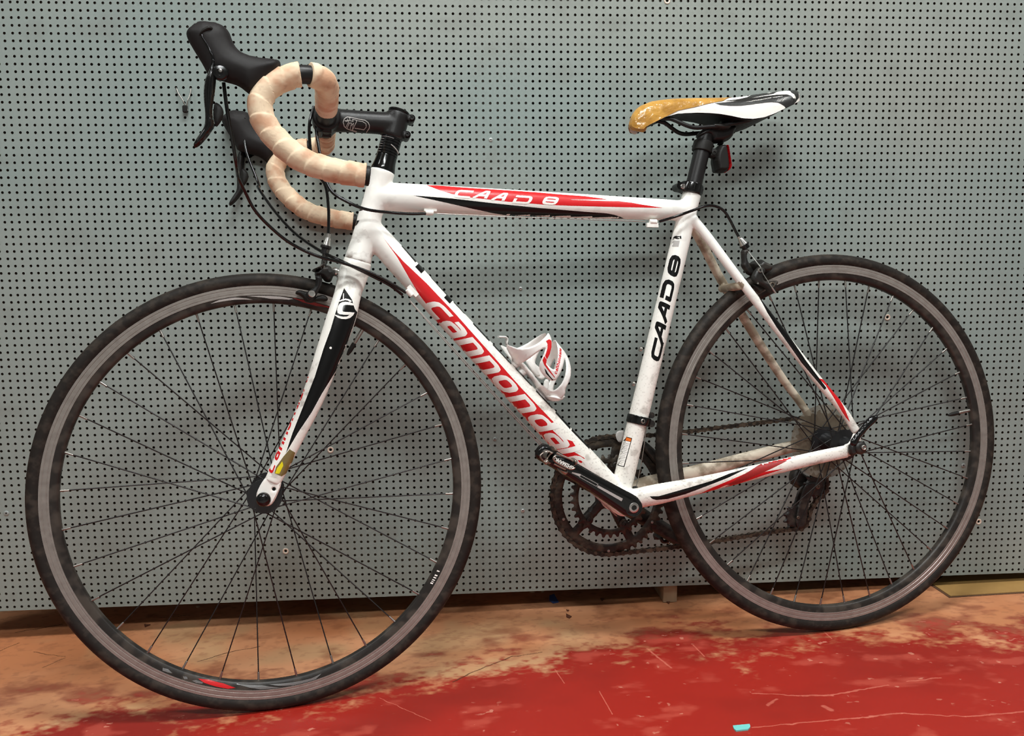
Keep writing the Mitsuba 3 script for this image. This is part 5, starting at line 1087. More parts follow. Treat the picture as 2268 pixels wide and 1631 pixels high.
def pedal_near():
    pts = {}
    c = np.array([(-530.1, 24.8)][0]); X = unit(np.array([(-513.4, 14.9)][0]) - np.array([(-542.5, 32.7)][0])); Y = np.array([-X[1], X[0]])
    bike(pk + 'axle', lathe([(0, 8), (4, 8.4), (5, 6.5), (30, 7), (38, 6)], (PD[0], PD[1], 74), (0, 0, 1), 24), 'dull_steel', 40)
    bike(pk + 'body', puff(smoothpoly([(-546.7, 33.3), (-543.7, 36.3), (-539.9, 35.7), (-529.6, 33.3), (-521.0, 31.2), (-514.1, 26.9), (-511.0, 21.6), (-510.4, 15.5), (-514.9, 11.7), (-522.0, 12.8), (-532.3, 18.3), (-539.6, 23.1), (-544.6, 27.6)], it=2), 12, 6, 106, 1.2), 'gloss_black', 50)
    bike(pk + 'rear_clip', puff(smoothpoly([(-566.0, 37.2), (-563.5, 39.3), (-557.7, 42.5), (-551.1, 43.3), (-544.5, 41.4), (-542.8, 39.0), (-545.2, 37.3), (-548.6, 36.2), (-553.6, 30.7), (-551.8, 28.7), (-550.1, 26.7), (-554.1, 22.5), (-558.3, 21.9), (-559.5, 26.1), (-562.7, 29.6), (-565.3, 33.5)], it=2).difference(Polygon([(-563.2, 37.0), (-557.8, 41.1), (-551.2, 41.0), (-549.9, 38.6), (-554.5, 31.7), (-558.9, 28.8), (-562.0, 32.8)])), 5, 3, 112, 1.0), 'pedal_steel', 50)
    bike(pk + 'cleat_jaw', puff(smoothpoly([(-544.6, 49.2), (-541.2, 49.9), (-537.6, 46.4), (-535.0, 41.6), (-534.7, 38.8), (-538.0, 38.6), (-541.8, 40.3), (-543.9, 44.6)], it=2), 12, 4, 104, 1.2), 'pedal_steel', 50)
    bike(pk + 'cleat_jaw', puff(smoothpoly([(-513.9, 25.6), (-511.9, 28.6), (-509.0, 27.9), (-504.5, 22.9), (-506.1, 19.8), (-509.2, 15.9), (-511.5, 17.1), (-513.7, 21.4)], it=2), 12, 4, 104, 1.2), 'pedal_steel', 50)
    bike(pk + 'cleat_jaw', puff(smoothpoly([(-535.9, 14.2), (-531.2, 12.9), (-526.4, 13.4), (-520.8, 11.1), (-519.6, 7.3), (-522.2, 2.9), (-526.5, 2.4), (-530.7, 5.5), (-533.8, 9.5)], it=2), 12, 4, 100, 1.2), 'pedal_steel', 50)
    bike(pk + 'cleat_jaw', puff(smoothpoly([(-551.4, 27.5), (-547.6, 26.3), (-544.9, 24.7), (-545.5, 22.0), (-548.9, 20.9), (-551.6, 22.9)], it=2), 10, 3, 100, 1.0), 'pedal_steel', 50)
    bike(pk + 'clip_bar', tube(np.array([(*p, 118) for p in [(-540.3, 39.5), (-532.0, 34.6), (-519.4, 28.5), (-514.8, 25.4)]]), 1.6, 10), 'pedal_steel', 60)
    bike(pk + 'clip_bar', tube(np.array([(*p, 118) for p in [(-544.9, 23.3), (-537.6, 19.0), (-527.4, 13.5)]]), 1.6, 10), 'pedal_steel', 60)
    bike(pk + 'name_plate', puff(smoothpoly([(-547.9, 32.1), (-544.8, 36.4), (-540.6, 36.0), (-541.1, 34.3), (-543.1, 33.5), (-544.2, 30.8), (-542.4, 27.9), (-520.3, 13.2), (-513.5, 16.3), (-511.6, 14.3), (-516.1, 11.9), (-522.3, 12.4), (-543.5, 24.8), (-546.6, 29.2)], it=1), 1.2, 1.2, 119.5, 0.9), 'pedal_steel', 50)
    a, b = np.array([(-514.1, 16.7)][0]), np.array([(-543.1, 33.6)][0])
    g = text_poly('SHIMANO', 6.0)
    x0, y0, x1, y1 = g.bounds; g = affinity.translate(g, -x0, -y0); k = math.dist(a, b) / (x1 - x0); ang = math.atan2(b[1] - a[1], b[0] - a[0])
    g = affinity.scale(g, k, 1.0 * 0.95, origin=(0, 0)); g = place2d(g, a, ang)
    m = plate(g, 117.5, 118.6); bike(pk + 'lettering', m, 'print_white', False, label='upside down white maker name on the pedal')
pedal_near()
far_c = 2 * np.array(BB) - PD
pedal(-1, far_c, unit(np.array([1.0, -0.35])), 'pedal_001__')
# chain
def chain_path():
    Rr, w0 = 102.2, -47.5
    P = []
    top = [(-313.0, 33.2), (-271.4, 34.4), (-186.6, 37.8), (-99.7, 41.4), (-48.7, 43.3)]
    low = [(-78.1, -157.6), (-149.2, -160.5), (-230.4, -165.0), (-280.5, -166.1), (-329.8, -166.8)]
    a_top, a_low = math.degrees(math.atan2(top[0][1] - BB[1], top[0][0] - BB[0])), 0
    t_ang, l_ang = 88.0, 272.0
    P += [(*p, -46 + 4 * t) for p, t in zip(top, np.linspace(0, 1, 5))]
    P += [(-14, 42.5, -41.5), (6, 42.5, -41.5), (28, 30, -41.5), (40, 8, -41.5), (38, -16, -41.5), (24, -34, -41.5), (8, -50, -42)]
    gp, tp = np.array([-7.7, -83.7]), np.array([-47.2, -137.6])
    P += [(gp[0] + 20, gp[1] + 10, -42.5), (gp[0] + 21, gp[1] - 6, -42.5), (gp[0] + 12, gp[1] - 18, -43), (gp[0] - 2, gp[1] - 26, -43.5)]
    P += [(tp[0] + 22, tp[1] + 6, -44), (tp[0] + 20, tp[1] - 10, -44), (tp[0] + 6, tp[1] - 21, -44.5)]
    P += [(*p, -44.5 - 2 * t) for p, t in zip(low, np.linspace(0, 1, 5))]
    for a in np.arange(268, 86, -6.0): P.append((BB[0] + Rr * math.cos(math.radians(a)), BB[1] + Rr * math.sin(math.radians(a)), w0))
    P.append(P[0])
    return np.array(P)
cp = chain_path(); sl = np.r_[0, np.cumsum(np.linalg.norm(np.diff(cp, axis=0), axis=1))]
nl = int(sl[-1] / 12.7); nl -= nl % 2; pitch = sl[-1] / nl
pos = np.stack([np.interp(np.arange(nl + 1) * pitch, sl, cp[:, k]) for k in range(3)], 1)
cap1 = LineString([(0, 0), (pitch, 0)]); link2d = Point(0, 0).buffer(4.3, quad_segs=4).union(Point(pitch, 0).buffer(4.3, quad_segs=4)).union(cap1.buffer(2.9, cap_style='flat'))
def link(out):
    h = 3.3 if out else 2.2
    ms = [plate(link2d, h, h + 0.95), plate(link2d, -h - 0.95, -h)]
    ms += [lathe([(-h - 1.2, 0), (-h - 1.2, 1.8), (h + 1.2, 1.8), (h + 1.2, 0)], (x, 0, 0), (0, 0, 1), 8) for x in (0, pitch)]
    if not out: ms += [lathe([(-2, 0), (-2, 3.9), (2, 3.9), (2, 0)], (x, 0, 0), (0, 0, 1), 10) for x in (0, pitch)]
    return cat(*ms)
LK = {o: link(o) for o in (True, False)}
for i in range(nl):
    a, b = pos[i], pos[i + 1]; x = unit(b - a); z = unit(np.array([0, 0, 1.0]) - x * x[2]); y = np.cross(z, x)
    m = LK[i % 2 == 0]; V = a + np.asarray(m.vertices) @ np.stack([x, y, z])
    bike('chain__link', trimesh.Trimesh(V, m.faces, process=False), 'greasy_chain', False)
# cassette, spoke protector
cogs = [(24, 6.35), (23, 5.6), (21, 5.2), (19, 4.6), (17, 4.2), (15, 3.7), (14, 3.4), (13, 3.0)]
for i, t in enumerate((26, 24, 21, 19, 17, 15, 14, 13)):
    r = 12.7 / (2 * math.sin(math.pi / t)); P = []
    for k in range(t):
        for f_, q in ((-.36, r - 2.4), (-.14, r + 2.6), (.14, r + 2.6), (.36, r - 2.4)): P.append((q * math.cos(2 * math.pi * (k + f_) / t), q * math.sin(2 * math.pi * (k + f_) / t)))
    bike('cassette__cog', plate(Polygon(P), -27.5 - i * 4.3, -29.4 - i * 4.3), 'cog_steel', False)
bike('cassette__body', rod((0, 0, -26), (0, 0, -62), 17, 28), 'dirty_black')
disc = Point(0, 0).buffer(66.5, quad_segs=40).difference(Point(0, 0).buffer(21.5, quad_segs=20))
pd_, f_, d_, ne_ = tri2d(disc, 4.0)
bike('spoke_protector', trimesh.Trimesh(np.c_[pd_, -24.5 - 0.04 * (66.5 - np.hypot(*pd_.T))], f_, process=False), 'protector_plastic', True, label='dirty clear plastic spoke protector disc behind the spokes')
# derailleurs
rd = 'rear_derailleur__'
bike(rd + 'hanger', puff(smoothpoly([(-12, -6), (12, -6), (14, -20), (6, -34), (-6, -36), (-12, -22)], it=1), 3, 2, -66, 2.0), 'dirty_black', 50)
bike(rd + 'body', puff(smoothpoly([(-42.1, -50.2), (-34.1, -48.3), (-23.4, -61.0), (-10.2, -69.3), (0.9, -76.5), (-6.3, -83.0), (-15.8, -92.5), (-27.3, -94.5), (-34.9, -87.7), (-42.6, -83.9), (-48.8, -76.2), (-50.6, -67.8), (-48.2, -58.9)], it=2), 10, 8, -62, 2.2), 'dirty_black', 55)
bike(rd + 'cage', puff(smoothpoly([(-39.6, -86.0), (-29.2, -79.8), (-15.4, -74.9), (-2.0, -78.1), (4.5, -84.8), (-2.6, -92.4), (-14.2, -97.5), (-18.0, -106.3), (-21.9, -117.2), (-22.6, -131.4), (-26.9, -151.5), (-30.8, -161.3), (-42.2, -164.3), (-55.6, -162.9), (-65.5, -157.8), (-64.8, -143.7), (-57.3, -128.1), (-51.1, -114.4), (-45.9, -100.7)], it=2).difference(Polygon([(-36.9, -111.7), (-32.4, -111.1), (-35.6, -119.0), (-38.7, -118.2)])).difference(Polygon([(-57.1, -147.5), (-50.1, -141.0), (-38.9, -141.6), (-37.0, -149.5), (-41.9, -157.1), (-53.0, -156.0)])), 2.0, 1.5, -51, 1.8), 'dirty_black', 50)
bike(rd + 'cage', puff(smoothpoly([(-36.6, -79.3), (-22.9, -74.4), (-9.5, -75.6), (-3.0, -82.3), (-10.1, -89.8), (-21.6, -94.8), (-28.1, -113.5), (-34.2, -148.4), (-40.2, -155.9), (-49.2, -157.0), (-56.5, -146.2), (-49.5, -116.5)], it=2), 1.4, 1.2, -38.5, 2.0), 'dirty_black', 50)
def pulley(c, t, w, key):
    r = 12.7 * t / (2 * math.pi); P = []
    for k in range(t):
        for f_, q in ((-.34, r - 2.0), (-.12, r + 3.0), (.12, r + 3.0), (.34, r - 2.0)): P.append((c[0] + q * math.cos(2 * math.pi * (k + f_) / t), c[1] + q * math.sin(2 * math.pi * (k + f_) / t)))
    bike(key, puff(Polygon(P), 2.6, 1.2, w, 2.5, it=0), 'dirty_black', 40)
gp, tp = [(-9.5, -83.0), (-51.8, -135.5)]
pulley(gp, 11, -44, rd + 'pulley'); pulley(tp, 11, -44.5, rd + 'pulley')
bolt((*gp, -37), 4.4, 2.5, (0, 0, 1), rd + 'pulley_bolt', 'cog_steel'); bolt((*tp, -36.5), 3.0, 2, (0, 0, 1), rd + 'pulley_bolt', 'cog_steel')
fdk = 'front_derailleur__'
bcl = np.array([(-361.9, 66.6)][0])
std3 = np.r_[STD, 0]
bike(fdk + 'clamp_band', lathe([(-7, 17.2), (-7, 19.6), (-5.5, 20.6), (5.5, 20.6), (7, 19.6), (7, 17.2)], (*bcl, 0), std3, 40, True), 'gloss_black', 40)
pb_ = [(-362.5, 66.5)][0]
bolt((pb_[0], pb_[1], 18.5), 4.2, 3.0, (0.25, 0, 1), fdk + 'clamp_bolt', 'dull_steel')
bike(fdk + 'hinge', cat(rod((*[(-341.7, 74.0)][0], -12), (*[(-341.7, 74.0)][0], 10), 5, 16), rod((*[(-343.6, 60.1)][0], -14), (*[(-343.6, 60.1)][0], 12), 6, 16)), 'dirty_black', 40)
bike(fdk + 'cage', puff(smoothpoly([(-340.6, 27.5), (-330.7, 20.9), (-317.1, 6.3), (-305.6, -10.1), (-308.3, -23.5), (-318.4, -18.7), (-333.7, 1.9), (-343.3, 14.2)], it=2), 6, 4, -42, 2.2), 'dirty_black', 50)
bike(fdk + 'cage', puff(smoothpoly([(-355.9, 21.4), (-335.2, 25.6), (-311.3, 6.2), (-293.9, -18.7), (-298.8, -34.0), (-320.5, -10.6), (-340.1, 8.5), (-354.3, 13.5)], it=2), 1.5, 1.2, -55, 2.4), 'dirty_black', 50)
bike(fdk + 'guard', puff(smoothpoly([(-392.2, 41.2), (-386.9, 47.5), (-374.8, 47.5), (-377.4, 36.3), (-381.9, 26.1), (-388.8, 29.5)], it=1), 1.2, 1, -36, 2.0), 'print_grey', 50)

# ---- seatpost, saddle, rear lamp
p0, p1 = np.array([-262.0, 395.0, 0]), np.array([-216.5, 543.0, 0]); spd = unit(p1 - p0); spp = np.array([spd[1], -spd[0], 0])
bike('seatpost__tube', lathe([(0, 0), (0, 13.6), (np.linalg.norm(p1 - p0), 13.6), (np.linalg.norm(p1 - p0), 0)], p0, spd, 40), 'black_metal', 50)
bike('seatpost__head', puff(smoothpoly([(-233.0, 544.1), (-225.5, 550.1), (-218.8, 553.8), (-212.0, 560.5), (-192.4, 561.4), (-171.2, 559.2), (-159.8, 556.3), (-166.1, 545.7), (-170.7, 536.7), (-182.4, 530.8), (-195.7, 528.5), (-210.3, 529.3), (-211.4, 539.0), (-221.1, 539.7), (-232.6, 537.5)], it=2), 15, 10, 0, 2.2), 'black_metal', 55)
bike('seatpost__rail_clamp', puff(smoothpoly([(-219.0, 556.2), (-209.1, 559.9), (-189.8, 558.5), (-177.0, 555.6), (-178.9, 548.2), (-193.7, 545.2), (-212.9, 548.1)], it=2), 26, 5, 0, 2.2), 'dirty_black', 55)
cc = np.array([*[(-247.7, 452.1)][0], 0])
bike('seat_clamp__band', lathe([(-8.5, 16.4), (-8.5, 18.6), (-7, 19.6), (6.5, 19.6), (8, 18.6), (8, 14)], cc - spd * 0, spd, 44, True), 'gloss_black', 40)
for k in range(9):
    a = math.radians(-60 + k * 26); q = cc + spp * 19.5 * math.sin(a) + np.array([0, 0, 19.5 * math.cos(a)])
    bike('seat_clamp__rib', trimesh.convex.convex_hull(np.vstack([rod(q - spd * 5, q + spd * 5, 1.1, 8).vertices])), 'gloss_black', 40)
q = np.array([*[(-267.6, 454.6)][0], 0])
bike('seat_clamp__lug', trimesh.convex.convex_hull(np.vstack([rod(q + spp * -4 + [0, 0, -11], q + spp * -4 + [0, 0, 11], 6.5, 18).vertices, rod(q + spp * 5 + [0, 0, -8], q + spp * 5 + [0, 0, 8], 6.5, 18).vertices])), 'gloss_black', 40)
bolt((q[0], q[1], 10.5), 4.4, 3.0, (0, 0, 1), 'seat_clamp__bolt', 'steel')
#SADDLE-BEGIN
# stations u, v of the crown, half width, v of the lower edge, crown roundness
SAD = np.array([[-351.2, 562.2, 8.0, 555.3, 0.5], [-347.2, 574.0, 13.4, 550.9, 0.5], [-343.2, 580.4, 15.1, 549.7, 0.51], [-339.2, 585.1, 16.4, 548.7, 0.51], [-335.2, 588.0, 17.3, 548.8, 0.51], [-331.2, 590.6, 18.1, 552.1, 0.52], [-313.3, 597.1, 19.4, 561.1, 0.53], [-295.3, 599.8, 20.3, 568.2, 0.55], [-277.4, 601.3, 21.6, 572.8, 0.56], [-259.5, 601.9, 23.6, 573.7, 0.57], [-241.6, 602.2, 26.5, 573.6, 0.59], [-223.6, 602.2, 30.5, 572.2, 0.6], [-205.7, 602.2, 35.0, 569.6, 0.62], [-187.8, 602.5, 38.7, 565.6, 0.62], [-169.8, 603.7, 42.7, 560.6, 0.62], [-151.9, 605.6, 46.8, 558.6, 0.62], [-134.0, 607.8, 50.0, 560.5, 0.62], [-116.1, 610.1, 51.9, 566.2, 0.62], [-98.1, 612.2, 52.1, 574.0, 0.62], [-80.2, 613.9, 50.3, 581.9, 0.62], [-62.3, 616.2, 39.9, 590.2, 0.62], [-59.5, 616.7, 36.3, 591.7, 0.62], [-56.8, 617.2, 32.7, 593.3, 0.62], [-54.0, 617.5, 29.1, 594.8, 0.62], [-51.3, 617.1, 25.1, 596.9, 0.62], [-48.5, 616.8, 21.1, 599.2, 0.62], [-45.8, 616.0, 16.8, 601.6, 0.62], [-43.0, 613.8, 10.9, 603.9, 0.62], [-40.3, 611.7, 5.0, 604.8, 0.62]])
def sad(s, a):
    """Saddle surface: s along (0 nose .. 1 tail), a across (-1 .. 1, near edge = 1)."""
    k = len(SAD) - 1; x = np.clip(np.asarray(s, float), 0, 1) * k
    u, vt, hw, vb, q = (np.interp(x, np.arange(k + 1), SAD[:, j]) for j in range(5))
    a = np.asarray(a, float); t = np.abs(a)
    th = t * np.pi / 2
    w = hw * np.sin(th) ** 0.85 * np.sign(a)
    v = vb + (vt - vb) * np.cos(th) ** q
    return np.stack([u + 0 * a, v, w], -1)
#SADDLE-END
def sad_mesh(s0, s1, a0, a1, ns, na, lift=0.0):
    """Patch of the saddle between s0(a) and s1(a) (numbers or functions) and across a0..a1."""
    aa = np.linspace(a0, a1, na); tt = np.linspace(0, 1, ns)
    f0 = s0(aa) if callable(s0) else np.full(na, s0); f1 = s1(aa) if callable(s1) else np.full(na, s1)
    S_ = f0[None] + (f1 - f0)[None] * tt[:, None]; A_ = np.broadcast_to(aa[None], S_.shape)
    P = sad(S_, A_); e = 1e-3
    du = sad(np.clip(S_ + e, 0, 1), A_) - sad(np.clip(S_ - e, 0, 1), A_); dv = sad(S_, np.clip(A_ + e, -1, 1)) - sad(S_, np.clip(A_ - e, -1, 1))
    n = np.cross(du, dv); n /= np.linalg.norm(n, axis=-1, keepdims=True) + 1e-9
    if n[:, na // 2, 1].mean() < 0: n = -n
    P = P + n * lift
    i, j = np.meshgrid(np.arange(ns - 1), np.arange(na - 1), indexing='ij'); a = (i * na + j).ravel()
    return trimesh.Trimesh(P.reshape(-1, 3), np.vstack([np.c_[a, a + 1, a + na + 1], np.c_[a, a + na + 1, a + na]]), process=False)
bike('saddle__cover', sad_mesh(0, 1, -1, 1, 130, 60), 'saddle_white', True, label='white saddle cover with black panels')
# underside shell
un = np.linspace(0.16, 0.97, 60); P_ = []
for s in un:
    a, b = sad(s, -1.0), sad(s, 1.0); dip = 5 + 9 * math.sin(s * 3)
    P_.append([a + (b - a) * t + np.array([0, -0.6 + 2.0 * math.sin(t * math.pi), 0]) for t in np.linspace(0.02, 0.98, 12)])
P_ = np.array(P_); i, j = np.meshgrid(np.arange(59), np.arange(11), indexing='ij'); a = (i * 12 + j).ravel()
bike('saddle__base', trimesh.Trimesh(P_.reshape(-1, 3), np.vstack([np.c_[a, a + 1, a + 13], np.c_[a, a + 13, a + 12]]), process=False), 'matte_black', True)
tb_a, tb_s = np.array([0, 0.063, 0.629, 0.767, 0.899, 0.969, 0.975, 0.975, 0.994, 1.0]), np.array([0.505, 0.505, 0.4449, 0.3988, 0.3527, 0.3026, 0.2665, 0.2285, 0.1964, 0.1964])
tape_end = lambda aa: np.interp(np.abs(aa), tb_a, tb_s)
bike('saddle__packing_tape', sad_mesh(0, tape_end, -1, 1, 70, 70, 1.0), 'packing_tape', True, label='glossy tan packing tape wrapped over the saddle nose')
bike('saddle__packing_tape', puff(smoothpoly([(-354.1, 560.6), (-349.0, 570.1), (-337.7, 577.4), (-319.0, 576.8), (-306.1, 568.8), (-312.0, 561.5), (-320.8, 558.6), (-326.0, 546.9), (-339.2, 549.0), (-352.2, 552.9)], it=1), 13.5, 10, 0, 2.0), 'packing_tape', 30)
for key, A_, b in [('black_panel', [(0.4148, 0.755), (0.4629, 0.673), (0.5271, 0.535), (0.5872, 0.553), (0.6313, 0.623), (0.6613, 0.704), (0.6754, 0.805), (0.6814, 0.912), (0.6754, 0.981), (0.6493, 1.0), (0.6393, 0.962), (0.6232, 0.881), (0.6012, 0.818), (0.5772, 0.786), (0.5471, 0.774), (0.519, 0.786), (0.489, 0.805), (0.4609, 0.824), (0.4309, 0.818)], 'saddle_black'), ('black_edge', [(0.4469, 0.635), (0.491, 0.541), (0.5311, 0.459), (0.5972, 0.019), (0.6112, 0.415), (0.6814, 0.182), (0.7275, 0.182), (0.8958, 0.182), (0.998, 0.075), (0.7054, 0.969), (0.6954, 0.994), (0.6894, 0.975), (0.6974, 0.899), (0.6934, 0.761), (0.6834, 0.654), (0.7054, 0.019), (0.6212, 0.516), (0.5752, 0.497), (0.5271, 0.541), (0.489, 0.604)], 'saddle_black'), ('white_line', [(0.515, 0.679), (0.5511, 0.654), (0.5972, 0.66), (0.6433, 0.723), (0.6433, 0.742), (0.5972, 0.686), (0.5511, 0.679)], 'saddle_white'), ('tail_panel', [(0.6493, 1.0), (0.6393, 0.962), (0.6473, 0.925), (0.6673, 0.881), (0.6894, 0.912), (0.6954, 0.994), (0.6834, 1.0), (0.6653, 1.0)], 'saddle_black'), ('painted_highlight', [(0.6172, 0.843), (0.6253, 0.786), (0.6413, 0.774), (0.6653, 0.818), (0.6573, 0.855), (0.6393, 0.887)], 'print_grey'), ('tail_panel', [(0.9, 0.45), (0.93, 0.35), (0.96, 0.25), (0.999, 0.2), (0.999, 1.0), (0.95, 1.0), (0.9, 1.0), (0.86, 1.0), (0.87, 0.85), (0.885, 0.65)], 'saddle_black')]:  # the glossy highlight near the tail is painted on as a grey patch
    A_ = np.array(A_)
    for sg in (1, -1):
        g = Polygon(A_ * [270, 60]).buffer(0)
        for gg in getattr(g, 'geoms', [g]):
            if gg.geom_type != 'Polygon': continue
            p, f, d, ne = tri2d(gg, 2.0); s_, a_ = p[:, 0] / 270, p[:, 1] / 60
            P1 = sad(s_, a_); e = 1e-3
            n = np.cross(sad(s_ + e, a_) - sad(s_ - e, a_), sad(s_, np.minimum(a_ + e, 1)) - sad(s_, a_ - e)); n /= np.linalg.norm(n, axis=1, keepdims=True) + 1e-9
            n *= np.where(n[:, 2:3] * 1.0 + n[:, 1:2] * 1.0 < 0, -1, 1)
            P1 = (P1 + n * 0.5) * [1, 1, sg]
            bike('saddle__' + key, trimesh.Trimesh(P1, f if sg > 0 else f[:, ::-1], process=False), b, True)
# rails
for s in (1, -1):
    R = [(*p, w) for p, w in zip([(-300.0, 568.8), (-284.4, 566.7), (-269.0, 558.7), (-256.6, 552.6), (-244.0, 550.0), (-224.7, 551.2), (-202.0, 552.8), (-179.2, 556.1), (-152.8, 560.7), (-132.7, 566.7)], (9, 13, 18, 21, 22, 22, 22, 24, 28, 32))]
    bike('saddle__rail', tube(curve(np.array(R) * [1, 1, s], 4), 3.5, 14), 'black_metal', 60)
bike('saddle__base', puff(smoothpoly([(-191.2, 571.7), (-163.1, 572.6), (-138.3, 571.2), (-121.5, 571.8), (-131.8, 566.0), (-148.9, 559.1), (-167.4, 553.7), (-181.9, 559.7)], it=2), 20, 8, 0, 2.4), 'matte_black', 55)
# rear lamp
lk = 'rear_lamp__'
bm = np.array([*[(-223.1, 522.2)][0], 0])
bike(lk + 'strap', lathe([(-8, 13.8), (-8, 16.2), (-7, 17.0), (8, 17.0), (9, 16.2), (9, 13.8)], bm, spd, 40, True), 'matte_black', 40)
bike(lk + 'arm', puff(smoothpoly([(-209.5, 521.3), (-203.9, 519.7), (-197.5, 516.7), (-196.2, 509.2), (-199.9, 501.0), (-208.0, 502.5), (-215.3, 504.8), (-213.1, 515.3)], it=2), 7, 4, 2, 1.6), 'matte_black', 50)
bolt((*[(-206.8, 511.1)][0], 8.5), 4.4, 2, (0, 0, 1), lk + 'bolt', 'matte_black')
bike(lk + 'body', puff(smoothpoly([(-195.0, 525.5), (-185.1, 526.0), (-183.1, 523.3), (-180.5, 503.8), (-179.8, 485.0), (-184.7, 478.6), (-194.8, 478.4), (-203.0, 479.7), (-204.1, 489.0), (-206.1, 499.4), (-202.9, 512.9), (-198.5, 520.3)], it=1), 16, 6, 0, 1.8), 'matte_black', 45)
bike(lk + 'lens', puff(smoothpoly([(-184.7, 525.5), (-179.5, 524.5), (-178.1, 512.8), (-176.2, 497.8), (-175.6, 485.5), (-184.0, 478.0), (-185.3, 479.8), (-179.7, 486.5), (-180.5, 503.8), (-182.2, 518.8)], it=1), 15, 3, 0, 1.4), 'lens_red', 45, label='red lens of the rear lamp')
bike(lk + 'clip', puff(smoothpoly([(-195.4, 529.7), (-183.1, 530.5), (-186.6, 526.0), (-194.8, 525.3)], it=1), 8, 3, 0, 1.6), 'matte_black', 45)

# ---- bottle cage
bk = 'bottle_cage__'
AXP = -288.0                                         # bottle axis, perpendicular offset in the frame plane
prp = np.array([-DTD[1], DTD[0]]); RB = 37.5
out_ = [(-588.7, 205.8), (-581.7, 203.5), (-575.1, 200.3), (-567.2, 198.1), (-554.6, 198.7), (-538.7, 205.2), (-525.1, 214.2), (-512.4, 223.4), (-511.8, 211.6), (-514.6, 201.0), (-519.3, 189.4), (-526.1, 176.1), (-526.9, 171.2), (-519.6, 164.0), (-515.7, 161.6), (-512.0, 163.5), (-509.0, 173.2), (-505.2, 186.7), (-502.0, 209.1), (-500.3, 208.8), (-492.4, 196.8), (-486.9, 183.7), (-484.5, 167.8), (-486.6, 152.1), (-491.3, 140.6), (-498.0, 129.2), (-497.5, 120.7), (-507.2, 110.0), (-518.5, 109.8), (-527.4, 114.4), (-535.0, 123.7), (-538.1, 132.2), (-535.0, 138.2), (-529.3, 136.1), (-522.5, 129.3), (-516.5, 127.2), (-509.1, 131.8), (-500.4, 143.1), (-494.9, 158.6), (-492.9, 172.2), (-494.2, 179.2), (-500.3, 163.8), (-510.4, 146.7), (-515.7, 143.4), (-522.7, 145.0), (-531.4, 152.9), (-537.5, 162.1), (-538.7, 170.9), (-535.1, 179.1), (-529.4, 190.0), (-527.6, 195.3), (-530.1, 196.9), (-541.5, 190.7), (-552.0, 182.9), (-565.6, 172.5), (-573.4, 175.4), (-577.0, 182.9), (-581.5, 191.9)]
def wcage(off):
    def f(u, v):
        q = u * prp[0] + v * prp[1] - AXP
        return np.sqrt(np.clip(RB ** 2 - q ** 2, 6.0, None)) + off
    return f
cage = puff(smoothpoly(out_, it=2), 1.9, 1.9, 0, 1.7, wfun=wcage(0))
bike(bk + 'arm', cage, 'cage_white', 60); bike(bk + 'arm', mirror(cage), 'cage_white', 60)
tabp = [(*p, 0) for p in [(-595.1, 218.7), (-584.1, 217.6), (-581.2, 214.0), (-582.6, 207.2), (-580.3, 202.6)]]
tm = [np.array(curve(np.array(tabp), 2)) + [0, 0, w] for w in (-9, 9)]
bike(bk + 'front_tab', tube(curve(np.array(tabp), 2), 1.7, 12, True, rw=9.5), 'cage_white', 60)
bike(bk + 'back_plate', puff(smoothpoly([(-583.1, 206.7), (-579.3, 202.6), (-570.8, 192.2), (-560.2, 179.7), (-548.7, 166.2), (-537.2, 150.5), (-527.7, 137.0), (-516.2, 120.2), (-508.4, 109.7), (-512.7, 108.0), (-523.7, 114.7), (-532.3, 127.3), (-545.6, 147.1), (-559.1, 163.8), (-567.7, 173.2), (-574.3, 183.5), (-580.8, 194.7)], it=2), 13, 4, 0, 2.4), 'cage_white', 60)
bike(bk + 'strut', puff(smoothpoly([(-547.7, 177.9), (-538.2, 182.4), (-537.5, 176.3), (-530.6, 168.9), (-523.1, 153.3), (-522.8, 150.3), (-526.5, 148.5), (-533.5, 152.9), (-541.2, 165.5)], it=2), 2.2, 2, -22, 2.0), 'cage_white', 60)
bike(bk + 'strut', puff(smoothpoly([(-515.7, 144.8), (-506.9, 143.2), (-509.5, 125.2), (-518.2, 128.8)], it=1), 2.2, 2, -24, 2.0), 'cage_white', 60)
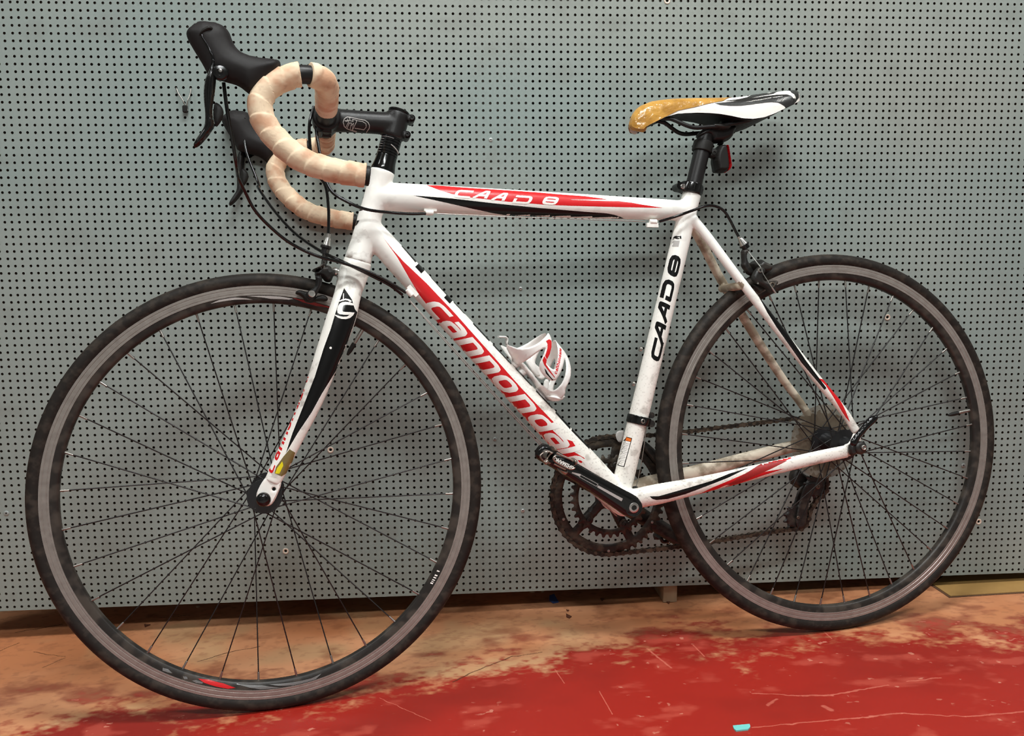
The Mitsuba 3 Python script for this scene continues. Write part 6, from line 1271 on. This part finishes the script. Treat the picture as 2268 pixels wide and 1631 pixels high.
bike(bk + 'foot', puff(smoothpoly([(-511.8, 124.0), (-502.7, 119.4), (-490.2, 119.5), (-489.8, 117.5), (-500.2, 108.1), (-511.6, 108.1), (-520.7, 113.0), (-526.5, 119.9)], it=1), 30, 6, 0, 2.6), 'cage_white', 60)
for p in [(-565.5, 176.1), (-555.0, 162.6)]:
    bike(bk + 'mounting_boss', rod((p[0] - prp[0] * 9, p[1] - prp[1] * 9, 0), (p[0] + prp[0] * 4, p[1] + prp[1] * 4, 0), 7.5, 22, 1.5), 'cage_white')
SKC = Skin(cage)
decal(bk + 'red_flash', Polygon([(-525.2, 207.8), (-518.5, 210.4), (-514.4, 207.8), (-516.1, 199.0), (-520.8, 187.6), (-526.8, 178.9), (-529.2, 184.6), (-524.4, 195.6), (-523.0, 203.3)]), SKC, 'paint_red', 1.2, 0.4, label='red flash on the bottle cage')
decal(bk + 'red_flash', Polygon([(-530.5, 184.2), (-527.1, 178.0), (-528.5, 170.9), (-522.2, 161.3), (-513.9, 149.0), (-515.2, 149.1), (-524.2, 160.4), (-531.3, 170.6), (-533.6, 177.6)]), SKC, 'paint_red', 1.2, 0.4)
decal(bk + 'black_mark', Polygon([(-530.6, 164.9), (-528.2, 162.1), (-525.9, 157.6), (-522.6, 152.5), (-516.7, 145.3), (-518.0, 144.9), (-524.2, 151.6), (-528.5, 156.8)]), SKC, 'paint_black', 1.0, 0.4)
decal(bk + 'white_patch', Polygon([(-577.6, 192.6), (-568.9, 189.1), (-570.4, 182.1), (-576.1, 184.8)]), SKC, 'print_white', 1.5, 0.4)
a, b = np.array([(-511.7, 153.7)][0]), np.array([(-496.6, 194.1)][0]); ang = math.atan2(b[1] - a[1], b[0] - a[0]); L_ = math.dist(a, b); x = 0.0
adv = {'l': 1.6}; tot = sum(adv.get(ch, 3.75) for ch in 'cannondale')
for ch in 'cannondale':
    g = glyph_poly(ch, 2.1 if ch != 'l' else 0, 2.7, L_ / tot, 1.05, 0.25, A=3.9)
    decal(bk + 'red_letter', place2d(g, a + (b - a) * x / tot, ang), SKC, 'paint_red', 0.8, 0.4, label='small red letters on the bottle cage' if x == 0 else None)
    x += adv.get(ch, 3.75)
